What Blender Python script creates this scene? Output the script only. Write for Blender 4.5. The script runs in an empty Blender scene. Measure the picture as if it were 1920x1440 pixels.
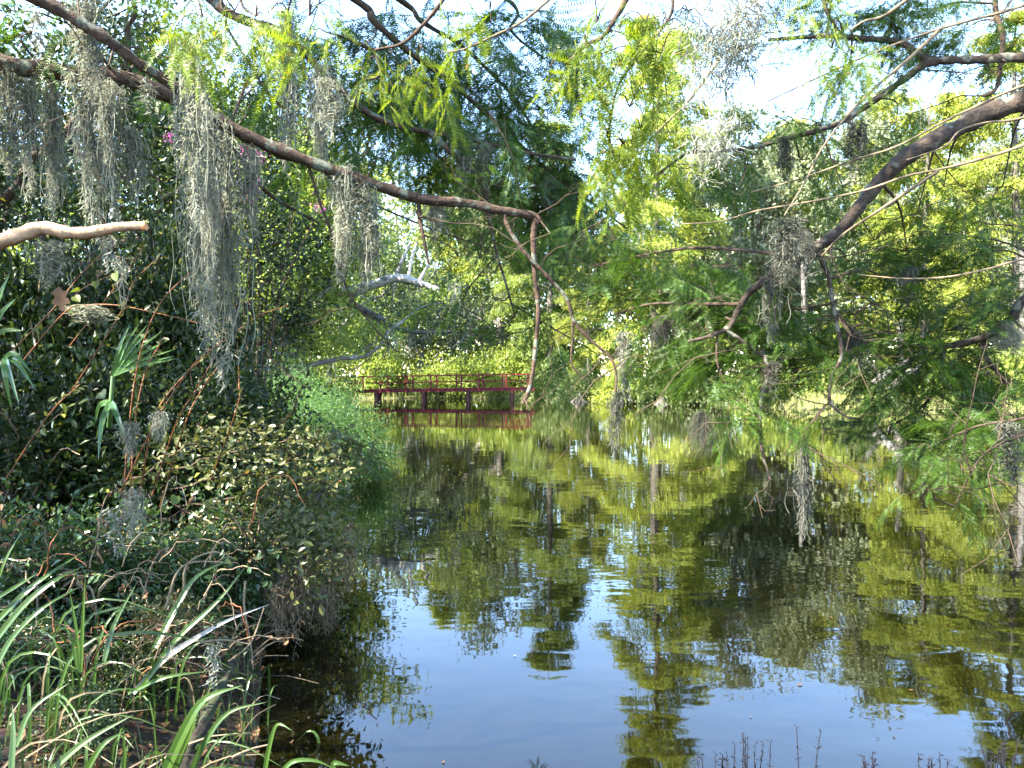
import bpy, math
import numpy as np
from mathutils import Vector, Matrix

# ------------------------------------------------------------------ camera, sky, sun, exposure
sc = bpy.context.scene
col = sc.collection
FPX = 1331.0                     # focal length in photo pixels (1920 wide)
EYE = 1.9                        # eye height over the water
PITCH = math.atan(16 / FPX)      # horizon sits at photo row 704
cam_d = bpy.data.cameras.new('camera')
cam_d.sensor_width = 36.0
cam_d.lens = 36.0 * FPX / 1920
cam_d.clip_start = 0.05
cam_d.clip_end = 1500
cam = bpy.data.objects.new('camera', cam_d)
cam.location = (0, 0, EYE)
cam.rotation_euler = (math.pi / 2 - PITCH, 0, 0)
col.objects.link(cam)
sc.camera = cam

SUN_EL = math.radians(45)
SUN_AZ = math.radians(238)       # compass bearing of the sun, 0 = straight ahead (+Y), 90 = to the right (+X)
world = bpy.data.worlds.new('World')
sc.world = world
world.use_nodes = True
wn = world.node_tree
sky = wn.nodes.new('ShaderNodeTexSky')
sky.sky_type = 'NISHITA'
sky.sun_disc = False
sky.sun_elevation = SUN_EL
sky.sun_rotation = SUN_AZ
sky.air_density = 1.0
sky.dust_density = 0.25
sky.ozone_density = 2.0
wn.links.new(sky.outputs[0], wn.nodes['Background'].inputs[0])
wn.nodes['Background'].inputs[1].default_value = 0.15
sun_d = bpy.data.lights.new('sun', 'SUN')
sun_d.energy = 5.0
sun_d.angle = math.radians(0.53)
sun_d.color = (1.0, 0.93, 0.80)
sun = bpy.data.objects.new('sun', sun_d)
to_sun = Vector((math.sin(SUN_AZ) * math.cos(SUN_EL), math.cos(SUN_AZ) * math.cos(SUN_EL), math.sin(SUN_EL)))
sun.rotation_euler = to_sun.to_track_quat('Z', 'Y').to_euler()
col.objects.link(sun)
sc.view_settings.view_transform = 'Standard'
sc.view_settings.look = 'None'
sc.view_settings.gamma = 1.0
sc.view_settings.exposure = 3.4
sc.render.engine = 'CYCLES'
cy = sc.cycles
cy.max_bounces = 6
cy.diffuse_bounces = 3
cy.glossy_bounces = 3
cy.transmission_bounces = 4
cy.transparent_max_bounces = 8
cy.caustics_reflective = False
cy.caustics_refractive = False
cy.use_denoising = True

# ------------------------------------------------------------------ small maths helpers
R = np.random.default_rng(7)
A = np.array


def at(px, py, d):
    """world point seen at photo pixel (px, py), d metres ahead of the camera"""
    x = (px - 960) / FPX
    u = -(py - 720) / FPX
    c, s = math.cos(PITCH), math.sin(PITCH)
    y = c + u * s
    z = u * c - s
    return A([x / y * d, d, EYE + z / y * d])


def nrm(v):
    return v / np.maximum(np.linalg.norm(v, axis=-1, keepdims=True), 1e-9)


def rand_dirs(n, rng=R):
    return nrm(rng.normal(size=(n, 3)))


def smooth(pts, n):
    """Catmull-Rom through pts (k, m)"""
    p = np.asarray(pts, float)
    if len(p) < 3:
        t = np.linspace(0, 1, n)[:, None]
        return p[0] * (1 - t) + p[-1] * t
    p = np.vstack([2 * p[0] - p[1], p, 2 * p[-1] - p[-2]])
    k = len(p) - 3
    u = np.linspace(0, k - 1e-6, n)
    i = u.astype(int)
    t = (u - i)[:, None]
    a, b, c, d = p[i], p[i + 1], p[i + 2], p[i + 3]
    return 0.5 * (2 * b + (c - a) * t + (2 * a - 5 * b + 4 * c - d) * t ** 2 + (3 * b - a - 3 * c + d) * t ** 3)


class MB:
    """collects vertices and faces of ONE mesh"""

    def __init__(self):
        self.v, self.q, self.t, self.n = [], [], [], 0

    def add(self, V, F):
        V = np.asarray(V, float).reshape(-1, 3)
        F = np.asarray(F, int)
        if len(F):
            (self.q if F.shape[1] == 4 else self.t).append(F + self.n)
        self.v.append(V)
        self.n += len(V)

    def tube(self, P, rad, sides=6, cap=True, rough=0.0):
        P = np.asarray(P, float)
        n = len(P)
        rad = np.broadcast_to(np.asarray(rad, float), (n,))
        T = nrm(np.gradient(P, axis=0))
        ref = A([0, 0, 1.0]) if abs(T[0][2]) < 0.9 else A([1.0, 0, 0])
        U = np.zeros_like(P)
        u = nrm(np.cross(T[0], ref))
        for i in range(n):
            u = u - T[i] * np.dot(u, T[i])
            u = u / max(np.linalg.norm(u), 1e-9)
            U[i] = u
        W = np.cross(T, U)
        a = np.linspace(0, 2 * math.pi, sides, endpoint=False)
        if rough:
            g_ = np.random.default_rng(int(abs(P[0][0]) * 1000) + n).normal(size=(n + 2, sides))
            g_ = (g_[:-2] + 1.5 * g_[1:-1] + g_[2:]) / 2.1
            rr = rad[:, None] * (1 + rough * g_)
        else:
            rr = np.repeat(rad[:, None], sides, 1)
        V = P[:, None] + rr[:, :, None] * (np.cos(a)[None, :, None] * U[:, None] + np.sin(a)[None, :, None] * W[:, None])
        i = np.arange(n - 1)[:, None] * sides
        j = np.arange(sides)[None]
        k = (j + 1) % sides
        F = np.stack([i + j, i + k, i + sides + k, i + sides + j], -1).reshape(-1, 4)
        self.add(V.reshape(-1, 3), F)
        if cap:
            for e, off in ((0, 0), (n - 1, 1)):
                j = np.arange(sides)
                ring = V[e]
                tri = np.stack([np.full(sides, sides), j, (j + 1) % sides], -1)
                self.add(np.vstack([ring, P[e][None]]), tri if off else tri[:, ::-1])

    def scatter(self, tv, tf, pos, Y, N, s):
        """copies of a template (x across, y along, z normal) at pos"""
        pos = np.asarray(pos, float)
        m = len(pos)
        if m == 0:
            return
        Y = nrm(Y)
        Z = nrm(N - Y * np.sum(N * Y, -1, keepdims=True))
        X = np.cross(Y, Z)
        s = np.broadcast_to(np.asarray(s, float), (m,))[:, None, None]
        V = pos[:, None] + s * (tv[None, :, 0:1] * X[:, None] + tv[None, :, 1:2] * Y[:, None] + tv[None, :, 2:3] * Z[:, None])
        k = len(tv)
        F = tf[None] + (np.arange(m) * k)[:, None, None]
        self.add(V.reshape(-1, 3), F.reshape(-1, tf.shape[1]))

    def box(self, lo, hi):
        x0, y0, z0 = lo
        x1, y1, z1 = hi
        V = [(x0, y0, z0), (x1, y0, z0), (x1, y1, z0), (x0, y1, z0), (x0, y0, z1), (x1, y0, z1), (x1, y1, z1), (x0, y1, z1)]
        self.add(V, [(0, 3, 2, 1), (4, 5, 6, 7), (0, 1, 5, 4), (1, 2, 6, 5), (2, 3, 7, 6), (3, 0, 4, 7)])

    def merge(self, o, M=None):
        V = np.vstack(o.v)
        if M is not None:
            M = np.array(M)
            V = V @ M[:3, :3].T + M[:3, 3]
        b = self.n
        self.v.append(V)
        self.n += len(V)
        self.q += [f + b for f in o.q]
        self.t += [f + b for f in o.t]

    def mesh(self, name, mat, shade=True):
        me = bpy.data.meshes.new(name)
        V = np.vstack(self.v).astype(np.float32)
        q = np.vstack(self.q) if self.q else np.zeros((0, 4), int)
        t = np.vstack(self.t) if self.t else np.zeros((0, 3), int)
        loops = np.concatenate([q.ravel(), t.ravel()]).astype(np.int32)
        start = np.concatenate([np.arange(len(q)) * 4, len(q) * 4 + np.arange(len(t)) * 3]).astype(np.int32)
        me.vertices.add(len(V))
        me.vertices.foreach_set('co', V.ravel())
        me.loops.add(len(loops))
        me.loops.foreach_set('vertex_index', loops)
        me.polygons.add(len(start))
        me.polygons.foreach_set('loop_start', start)
        me.polygons.foreach_set('use_smooth', np.full(len(start), bool(shade)))
        me.update(calc_edges=True)
        me.materials.append(mat)
        return me

    def build(self, name, mat, parent=None, shade=True):
        return link(name, self.mesh(name, mat, shade), parent)


def link(name, data, parent=None, M=None):
    o = bpy.data.objects.new(name, data)
    col.objects.link(o)
    if M is not None:
        o.matrix_world = M
    if parent is not None:
        o.parent = parent
    return o


def tag(o, label=None, cat=None, group=None, kind=None):
    for k, v in (('label', label), ('category', cat), ('group', group), ('kind', kind)):
        if v:
            o[k] = v
    return o


def empty(name, loc=(0, 0, 0), rz=0.0, s=1.0):
    o = bpy.data.objects.new(name, None)
    o.location = loc
    o.rotation_euler = (0, 0, rz)
    o.scale = (s, s, s) if np.isscalar(s) else s
    o.empty_display_size = 0.2
    col.objects.link(o)
    return o


# ------------------------------------------------------------------ materials
def nodes(name):
    m = bpy.data.materials.new(name)
    m.use_nodes = True
    nt = m.node_tree
    nt.nodes.clear()
    out = nt.nodes.new('ShaderNodeOutputMaterial')
    return m, nt, out


def leaf_mat(name, c1, c2, trans=0.35, rough=0.5, spec=0.3, tint=(1.25, 1.2, 0.6), c3=None):
    m, nt, out = nodes(name)
    N, L = nt.nodes, nt.links
    g = N.new('ShaderNodeNewGeometry')
    oi = N.new('ShaderNodeObjectInfo')
    ramp = N.new('ShaderNodeValToRGB')
    ramp.color_ramp.elements[0].color = (*c1, 1)
    ramp.color_ramp.elements[1].color = (*c2, 1)
    if c3:
        ramp.color_ramp.elements[1].position = 0.96
        e = ramp.color_ramp.elements.new(0.98)
        e.color = (*c3, 1)
    L.new(g.outputs['Random Per Island'], ramp.inputs[0])
    hs = N.new('ShaderNodeHueSaturation')
    mr = N.new('ShaderNodeMapRange')
    mr.inputs[3].default_value = 0.82
    mr.inputs[4].default_value = 1.15
    L.new(oi.outputs['Random'], mr.inputs[0])
    L.new(mr.outputs[0], hs.inputs['Value'])
    L.new(ramp.outputs[0], hs.inputs['Color'])
    p = N.new('ShaderNodeBsdfPrincipled')
    p.inputs['Roughness'].default_value = rough
    p.inputs['Specular IOR Level'].default_value = spec
    L.new(hs.outputs[0], p.inputs['Base Color'])
    tr = N.new('ShaderNodeBsdfTranslucent')
    mul = N.new('ShaderNodeMix')
    mul.data_type = 'RGBA'
    mul.blend_type = 'MULTIPLY'
    mul.inputs[0].default_value = 1.0
    L.new(hs.outputs[0], mul.inputs[6])
    mul.inputs[7].default_value = (*tint, 1)
    L.new(mul.outputs[2], tr.inputs[0])
    mix = N.new('ShaderNodeMixShader')
    mix.inputs[0].default_value = trans
    L.new(p.outputs[0], mix.inputs[1])
    L.new(tr.outputs[0], mix.inputs[2])
    L.new(mix.outputs[0], out.inputs[0])
    return m


def bark_mat(name, c1, c2, scale=14.0, lichen=None, amount=0.5, rough=0.85, bump=0.6):
    m, nt, out = nodes(name)
    N, L = nt.nodes, nt.links
    tc = N.new('ShaderNodeTexCoord')
    n1 = N.new('ShaderNodeTexNoise')
    n1.inputs['Scale'].default_value = scale
    n1.inputs['Detail'].default_value = 6
    n1.inputs['Roughness'].default_value = 0.65
    L.new(tc.outputs['Object'], n1.inputs['Vector'])
    ramp = N.new('ShaderNodeValToRGB')
    ramp.color_ramp.elements[0].position = 0.32
    ramp.color_ramp.elements[1].position = 0.68
    ramp.color_ramp.elements[0].color = (*c1, 1)
    ramp.color_ramp.elements[1].color = (*c2, 1)
    L.new(n1.outputs[0], ramp.inputs[0])
    p = N.new('ShaderNodeBsdfPrincipled')
    p.inputs['Roughness'].default_value = rough
    p.inputs['Specular IOR Level'].default_value = 0.2
    colour = ramp.outputs[0]
    if lichen:
        n2 = N.new('ShaderNodeTexNoise')
        n2.inputs['Scale'].default_value = scale * 0.35
        n2.inputs['Detail'].default_value = 4
        L.new(tc.outputs['Object'], n2.inputs['Vector'])
        r2 = N.new('ShaderNodeValToRGB')
        r2.color_ramp.elements[0].position = 1.0 - amount
        r2.color_ramp.elements[1].position = min(1.0, 1.06 - amount)
        L.new(n2.outputs[0], r2.inputs[0])
        mx = N.new('ShaderNodeMix')
        mx.data_type = 'RGBA'
        L.new(r2.outputs[0], mx.inputs[0])
        L.new(colour, mx.inputs[6])
        mx.inputs[7].default_value = (*lichen, 1)
        colour = mx.outputs[2]
    L.new(colour, p.inputs['Base Color'])
    b = N.new('ShaderNodeBump')
    b.inputs['Strength'].default_value = bump
    b.inputs['Distance'].default_value = 0.02
    L.new(n1.outputs[0], b.inputs['Height'])
    L.new(b.outputs[0], p.inputs['Normal'])
    L.new(p.outputs[0], out.inputs[0])
    return m


def plain_mat(name, c1, c2, scale=6.0, rough=0.6, spec=0.4):
    return bark_mat(name, c1, c2, scale, rough=rough, bump=0.25)


M = {}
M['cypress_far'] = leaf_mat('cypress_far', (0.14, 0.19, 0.022), (0.3, 0.32, 0.06), 0.5)
M['cypress_far2'] = leaf_mat('cypress_far2', (0.1, 0.16, 0.028), (0.22, 0.26, 0.06), 0.48)
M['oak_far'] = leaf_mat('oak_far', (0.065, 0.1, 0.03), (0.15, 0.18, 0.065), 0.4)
M['oak_grey'] = leaf_mat('oak_grey', (0.11, 0.135, 0.075), (0.21, 0.235, 0.135), 0.35)
M['oak_dark'] = leaf_mat('oak_dark', (0.03, 0.05, 0.03), (0.065, 0.09, 0.048), 0.3)
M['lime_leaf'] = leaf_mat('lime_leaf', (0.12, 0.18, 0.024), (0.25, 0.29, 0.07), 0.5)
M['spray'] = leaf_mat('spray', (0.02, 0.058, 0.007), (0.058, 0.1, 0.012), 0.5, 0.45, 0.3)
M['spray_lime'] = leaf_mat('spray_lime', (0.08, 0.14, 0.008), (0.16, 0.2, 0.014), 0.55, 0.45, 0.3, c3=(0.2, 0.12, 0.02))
M['shrub_dark'] = leaf_mat('shrub_dark', (0.008, 0.018, 0.004), (0.024, 0.042, 0.009), 0.25, 0.36, 0.22, c3=(0.13, 0.13, 0.02))
M['shrub_gloss'] = leaf_mat('shrub_gloss', (0.016, 0.036, 0.009), (0.038, 0.068, 0.017), 0.25, 0.28, 0.4, c3=(0.15, 0.12, 0.03))
M['shrub_olive'] = leaf_mat('shrub_olive', (0.032, 0.045, 0.012), (0.085, 0.085, 0.03), 0.3, 0.4, 0.3, c3=(0.17, 0.1, 0.04))
M['fern_leaf'] = leaf_mat('fern_leaf', (0.05, 0.12, 0.03), (0.1, 0.18, 0.05), 0.4)
M['strap'] = leaf_mat('strap', (0.016, 0.045, 0.008), (0.05, 0.085, 0.016), 0.35, 0.3, 0.4)
M['strap_dark'] = leaf_mat('strap_dark', (0.012, 0.03, 0.006), (0.04, 0.06, 0.014), 0.3, 0.4, 0.3, c3=(0.1, 0.07, 0.03))
M['strap_dead'] = leaf_mat('strap_dead', (0.06, 0.043, 0.02), (0.15, 0.115, 0.06), 0.2, 0.6, 0.3, tint=(1, 1, 1))
M['palm'] = leaf_mat('palm', (0.03, 0.075, 0.022), (0.055, 0.11, 0.03), 0.35, 0.2, 0.7)
M['reed'] = leaf_mat('reed', (0.12, 0.15, 0.035), (0.28, 0.28, 0.1), 0.35)
M['vine_leaf'] = leaf_mat('vine_leaf', (0.025, 0.055, 0.008), (0.085, 0.1, 0.016), 0.35, 0.35, 0.35)
M['pink'] = leaf_mat('pink', (0.4, 0.06, 0.26), (0.6, 0.15, 0.4), 0.3, tint=(1, 0.8, 1))
M['dead_leaf'] = leaf_mat('dead_leaf', (0.035, 0.018, 0.008), (0.12, 0.065, 0.032), 0.2, 0.7, 0.2, tint=(1.1, 0.9, 0.7))
M['moss'] = leaf_mat('moss', (0.12, 0.123, 0.095), (0.25, 0.25, 0.19), 0.4, 0.8, 0.15, tint=(1, 1, 0.9))
M['moss_dark'] = leaf_mat('moss_dark', (0.045, 0.047, 0.036), (0.1, 0.1, 0.078), 0.3, 0.8, 0.15, tint=(1, 1, 0.9))  # moss colour darkened to stand in for shade at right
M['moss_pale'] = leaf_mat('moss_pale', (0.12, 0.122, 0.096), (0.23, 0.23, 0.18), 0.3, 0.8, 0.15, tint=(1, 1, 0.9))
M['bark'] = bark_mat('bark', (0.018, 0.012, 0.008), (0.07, 0.042, 0.027), 28, (0.085, 0.09, 0.066), 0.45, bump=1.0)
M['bark_pale'] = bark_mat('bark_pale', (0.16, 0.095, 0.055), (0.3, 0.2, 0.125), 26, (0.36, 0.34, 0.29), 0.42)
M['bark_grey'] = bark_mat('bark_grey', (0.06, 0.052, 0.048), (0.15, 0.135, 0.12), 5, (0.23, 0.23, 0.2), 0.42)
M['bark_white'] = bark_mat('bark_white', (0.2, 0.19, 0.17), (0.4, 0.38, 0.34), 7, (0.1, 0.1, 0.085), 0.45, bump=1.0)
M['log'] = bark_mat('log', (0.005, 0.0045, 0.003), (0.02, 0.015, 0.01), 24, (0.022, 0.028, 0.012), 0.52, bump=1.0)
M['dry'] = leaf_mat('dry', (0.05, 0.036, 0.02), (0.17, 0.13, 0.08), 0.1, 0.7, 0.2, tint=(1, 1, 1))
M['bark_far'] = bark_mat('bark_far', (0.035, 0.03, 0.026), (0.095, 0.085, 0.07), 4, (0.13, 0.13, 0.11), 0.42)
M['weed'] = bark_mat('weed', (0.004, 0.004, 0.007), (0.01, 0.01, 0.014), 20)  # near-black blue puts the sprigs' shade into their colour
M['bark_dark'] = bark_mat('bark_dark', (0.016, 0.012, 0.009), (0.06, 0.043, 0.031), 26, (0.11, 0.105, 0.08), 0.43, bump=1.0)
M['twig'] = bark_mat('twig', (0.025, 0.017, 0.011), (0.06, 0.04, 0.025), 30)
M['wand'] = bark_mat('wand', (0.09, 0.065, 0.04), (0.18, 0.135, 0.085), 30)
M['cane'] = bark_mat('cane', (0.07, 0.024, 0.01), (0.19, 0.07, 0.025), 40, rough=0.5)
M['cut'] = bark_mat('cut', (0.4, 0.16, 0.06), (0.6, 0.3, 0.14), 40)
M['red'] = bark_mat('red', (0.05, 0.004, 0.007), (0.09, 0.008, 0.012), 3.0, rough=0.55, bump=0.15)
M['pile'] = bark_mat('pile', (0.035, 0.018, 0.016), (0.08, 0.03, 0.028), 4)

# ground: leaf mould on the land, tannin-brown silt below the water line
m, nt, out = nodes('bank_soil')
N, L = nt.nodes, nt.links
tc = N.new('ShaderNodeTexCoord')
n1 = N.new('ShaderNodeTexNoise'); n1.inputs['Scale'].default_value = 3.0; n1.inputs['Detail'].default_value = 8; n1.inputs['Roughness'].default_value = 0.7
L.new(tc.outputs['Object'], n1.inputs['Vector'])
vo = N.new('ShaderNodeTexVoronoi'); vo.inputs['Scale'].default_value = 18
L.new(tc.outputs['Object'], vo.inputs['Vector'])
rp = N.new('ShaderNodeValToRGB')
rp.color_ramp.elements[0].position = 0.3; rp.color_ramp.elements[0].color = (0.007, 0.005, 0.003, 1)
rp.color_ramp.elements[1].position = 0.7; rp.color_ramp.elements[1].color = (0.036, 0.022, 0.011, 1)
L.new(n1.outputs[0], rp.inputs[0])
mx = N.new('ShaderNodeMix'); mx.data_type = 'RGBA'; mx.blend_type = 'MULTIPLY'; mx.inputs[0].default_value = 0.6
L.new(rp.outputs[0], mx.inputs[6]); L.new(vo.outputs['Color'], mx.inputs[7])
n2 = N.new('ShaderNodeTexNoise'); n2.inputs['Scale'].default_value = 0.12; n2.inputs['Detail'].default_value = 3
L.new(tc.outputs['Object'], n2.inputs['Vector'])
sp = N.new('ShaderNodeSeparateXYZ'); L.new(tc.outputs['Object'], sp.inputs[0])
mr = N.new('ShaderNodeMapRange'); mr.inputs[1].default_value = 24; mr.inputs[2].default_value = 34; L.new(sp.outputs[1], mr.inputs[0])
mg = N.new('ShaderNodeMix'); mg.data_type = 'RGBA'; L.new(mr.outputs[0], mg.inputs[0]); L.new(mx.outputs[2], mg.inputs[6])
rg = N.new('ShaderNodeValToRGB')
rg.color_ramp.elements[0].position = 0.35; rg.color_ramp.elements[0].color = (0.03, 0.045, 0.01, 1)
rg.color_ramp.elements[1].position = 0.65; rg.color_ramp.elements[1].color = (0.1, 0.09, 0.04, 1)
L.new(n1.outputs[0], rg.inputs[0]); L.new(rg.outputs[0], mg.inputs[7])
p = N.new('ShaderNodeBsdfPrincipled'); p.inputs['Roughness'].default_value = 0.9; p.inputs['Specular IOR Level'].default_value = 0.2
mz = N.new('ShaderNodeMapRange'); mz.inputs[1].default_value = -0.12; mz.inputs[2].default_value = -0.4; L.new(sp.outputs[2], mz.inputs[0])
ms = N.new('ShaderNodeMix'); ms.data_type = 'RGBA'; L.new(mz.outputs[0], ms.inputs[0]); L.new(mg.outputs[2], ms.inputs[6]); ms.inputs[7].default_value = (0.006, 0.005, 0.003, 1)
L.new(ms.outputs[2], p.inputs['Base Color'])
b = N.new('ShaderNodeBump'); b.inputs['Strength'].default_value = 0.7; b.inputs['Distance'].default_value = 0.05
L.new(n1.outputs[0], b.inputs['Height']); L.new(b.outputs[0], p.inputs['Normal'])
L.new(p.outputs[0], out.inputs[0])
M['soil'] = m

# water: Fresnel mirror over tea-coloured, slightly cloudy, see-through water
m, nt, out = nodes('pond_water')
N, L = nt.nodes, nt.links
tc = N.new('ShaderNodeTexCoord')
mp = N.new('ShaderNodeMapping'); mp.inputs['Scale'].default_value = (0.6, 1.0, 1.0); L.new(tc.outputs['Object'], mp.inputs[0])
w1 = N.new('ShaderNodeTexNoise'); w1.inputs['Scale'].default_value = 2.6; w1.inputs['Detail'].default_value = 2.5; w1.inputs['Roughness'].default_value = 0.5
L.new(mp.outputs[0], w1.inputs['Vector'])
w2 = N.new('ShaderNodeTexNoise'); w2.inputs['Scale'].default_value = 0.22; w2.inputs['Detail'].default_value = 2
L.new(mp.outputs[0], w2.inputs['Vector'])
mr = N.new('ShaderNodeMapRange'); mr.inputs[1].default_value = 0.38; mr.inputs[2].default_value = 0.62; mr.inputs[3].default_value = 0.25; mr.inputs[4].default_value = 1.0
L.new(w2.outputs[0], mr.inputs[0])
mu = N.new('ShaderNodeMath'); mu.operation = 'MULTIPLY'; L.new(w1.outputs[0], mu.inputs[0]); L.new(mr.outputs[0], mu.inputs[1])
b = N.new('ShaderNodeBump'); b.inputs['Strength'].default_value = 1.0; b.inputs['Distance'].default_value = 0.004
L.new(mu.outputs[0], b.inputs['Height'])
fr = N.new('ShaderNodeFresnel'); fr.inputs['IOR'].default_value = 1.52; L.new(b.outputs[0], fr.inputs['Normal'])
gl = N.new('ShaderNodeBsdfGlossy'); gl.inputs['Roughness'].default_value = 0.02; gl.inputs['Color'].default_value = (1, 1, 1, 1); L.new(b.outputs[0], gl.inputs['Normal'])
tp = N.new('ShaderNodeBsdfTransparent'); tp.inputs[0].default_value = (0.55, 0.3, 0.085, 1)
df = N.new('ShaderNodeBsdfDiffuse'); df.inputs[0].default_value = (0.004, 0.0038, 0.0008, 1)
mb_ = N.new('ShaderNodeMixShader'); mb_.inputs[0].default_value = 0.6; L.new(tp.outputs[0], mb_.inputs[1]); L.new(df.outputs[0], mb_.inputs[2])
mf = N.new('ShaderNodeMixShader'); L.new(fr.outputs[0], mf.inputs[0]); L.new(mb_.outputs[0], mf.inputs[1]); L.new(gl.outputs[0], mf.inputs[2])
L.new(mf.outputs[0], out.inputs[0])
M['water'] = m

# ------------------------------------------------------------------ ground and pond
POND = A([(-0.95, 2.3), (-1.3, 3.6), (-1.7, 4.8), (-2.2, 7), (-2.8, 10), (-3.2, 14), (-4.2, 18), (-7, 24), (-10.5, 34), (-13, 46), (-14, 56),
          (-9, 59), (-3, 58.5), (1.5, 57), (3, 53), (6, 50.5), (10, 48), (14, 44), (18, 40), (21.5, 38), (25, 33), (25, 24), (21, 14), (14, 6), (8, 2.0), (3, 1.6), (0.5, 1.8)])


def pond_dist(x, y):
    """signed distance to the shore, positive on land"""
    p = np.stack([x, y], -1)
    best = np.full(x.shape, 1e9)
    inside = np.zeros(x.shape, bool)
    n = len(POND)
    for i in range(n):
        a, b = POND[i], POND[(i + 1) % n]
        ab = b - a
        t = np.clip(((p - a) @ ab) / (ab @ ab), 0, 1)
        best = np.minimum(best, np.linalg.norm(p - (a + t[..., None] * ab), axis=-1))
        c = ((a[1] > y) != (b[1] > y)) & (x < (b[0] - a[0]) * (y - a[1]) / (b[1] - a[1] + 1e-12) + a[0])
        inside ^= c
    return np.where(inside, -best, best)


def ground_z(x, y):
    x = np.asarray(x, float)
    y = np.asarray(y, float)
    d = pond_dist(x, y)
    bump = 0.05 * np.sin(x * 2.3 + np.sin(y * 1.7)) * np.cos(y * 2.9 + x) + 0.03 * np.sin(x * 5.1 - y * 4.3)
    land = 0.5 * (1 - np.exp(-np.maximum(d, 0) / 1.0)) + 0.012 * np.minimum(np.maximum(d, 0), 60) + bump * np.clip(d * 2, 0, 1)
    bed = -np.minimum(1.8, 0.42 * np.maximum(-d, 0)) + 0.3 * bump * np.clip(-d * 2, 0, 1)
    return np.where(d > 0, land, bed)


def gz(x, y):
    return float(ground_z(A([x]), A([y]))[0])


def warp(lo, hi, n, k):
    u = np.linspace(-1, 1, n)
    s = np.sinh(k * u) / math.sinh(k)
    return np.where(s < 0, -s * lo, s * hi)


gx = warp(-420, 420, 300, 6.0) - 1.5
gy = warp(-200, 900, 330, 6.0) + 5
X, Y = np.meshgrid(gx, gy)
Z = ground_z(X, Y)
nx = len(gx)
i = np.arange(len(gy) - 1)[:, None] * nx + np.arange(nx - 1)[None]
g = MB()
g.add(np.stack([X, Y, Z], -1).reshape(-1, 3), np.stack([i, i + 1, i + nx + 1, i + nx], -1).reshape(-1, 4))
tag(g.build('ground', M['soil']), kind='structure')
w = MB()
w.add([(-16, 1, 0), (27, 1, 0), (27, 61, 0), (-16, 61, 0)], [(0, 1, 2, 3)])
tag(w.build('water', M['water']), kind='structure')

# ------------------------------------------------------------------ leaf templates
LEAF2 = (A([(0, 0, 0), (0.3, 0.5, 0.06), (0, 1, -0.05), (-0.3, 0.5, 0.06)]), A([(0, 1, 2), (0, 2, 3)]))
NARROW = (A([(0, 0, 0), (0.13, 0.45, 0.04), (0, 1, -0.1), (-0.13, 0.45, 0.04)]), A([(0, 1, 2), (0, 2, 3)]))
LEAF6 = (A([(0, 0, 0), (0, 0.5, -0.04), (0, 1, -0.1), (0.2, 0.25, 0.03), (0.24, 0.6, 0.04), (-0.2, 0.25, 0.03), (-0.24, 0.6, 0.04)]),
         A([(0, 3, 1), (1, 3, 4), (1, 4, 2), (0, 1, 5), (1, 6, 5), (1, 2, 6)]))


def leaves(mb, tpl, pos, size, rng, droop=0.0, base=None, flat=0.0):
    n = len(pos)
    d = rand_dirs(n, rng)
    if base is not None:
        d = d * 0.7 + base
    d = d + A([0, 0, -droop])
    nn = rand_dirs(n, rng) * (1 - flat) + A([0, 0, flat + 0.15])
    mb.scatter(tpl[0], tpl[1], pos, d, nn, rng.uniform(0.55, 1.35, n) * size)


# ------------------------------------------------------------------ tree makers (meshes shared by copies)
def moss_strips(mb, pts, rng, lmin, lmax, wid=0.05, per=5):
    """hanging bunches of tapering strips under the points"""
    n = len(pts)
    P = np.repeat(pts, per, axis=0) + rng.normal(size=(n * per, 3)) * A([0.12, 0.12, 0.05])
    Ln = np.repeat(rng.uniform(lmin, lmax, n), per) * rng.uniform(0.5, 1.0, n * per)
    a = rng.uniform(0, math.pi, n * per)
    side = np.stack([np.cos(a), np.sin(a), np.zeros_like(a)], -1) * wid
    sw = rng.normal(size=(n * per, 3)) * A([0.05, 0.05, 0])
    z = A([0, 0, 1.0])
    v0, v1 = P - side * 0.4, P + side * 0.4
    mid = P - z * (Ln * 0.45)[:, None] + sw
    v2, v3 = mid + side, mid - side
    tip = P - z * Ln[:, None] + sw * 1.6
    V = np.stack([v0, v1, v2, v3, tip], 1).reshape(-1, 3)
    b = (np.arange(n * per) * 5)[:, None]
    mb.add(V, b + A([0, 1, 2, 3]))
    mb.t.append((b + A([3, 2, 4])) + (mb.n - len(V)))


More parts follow.
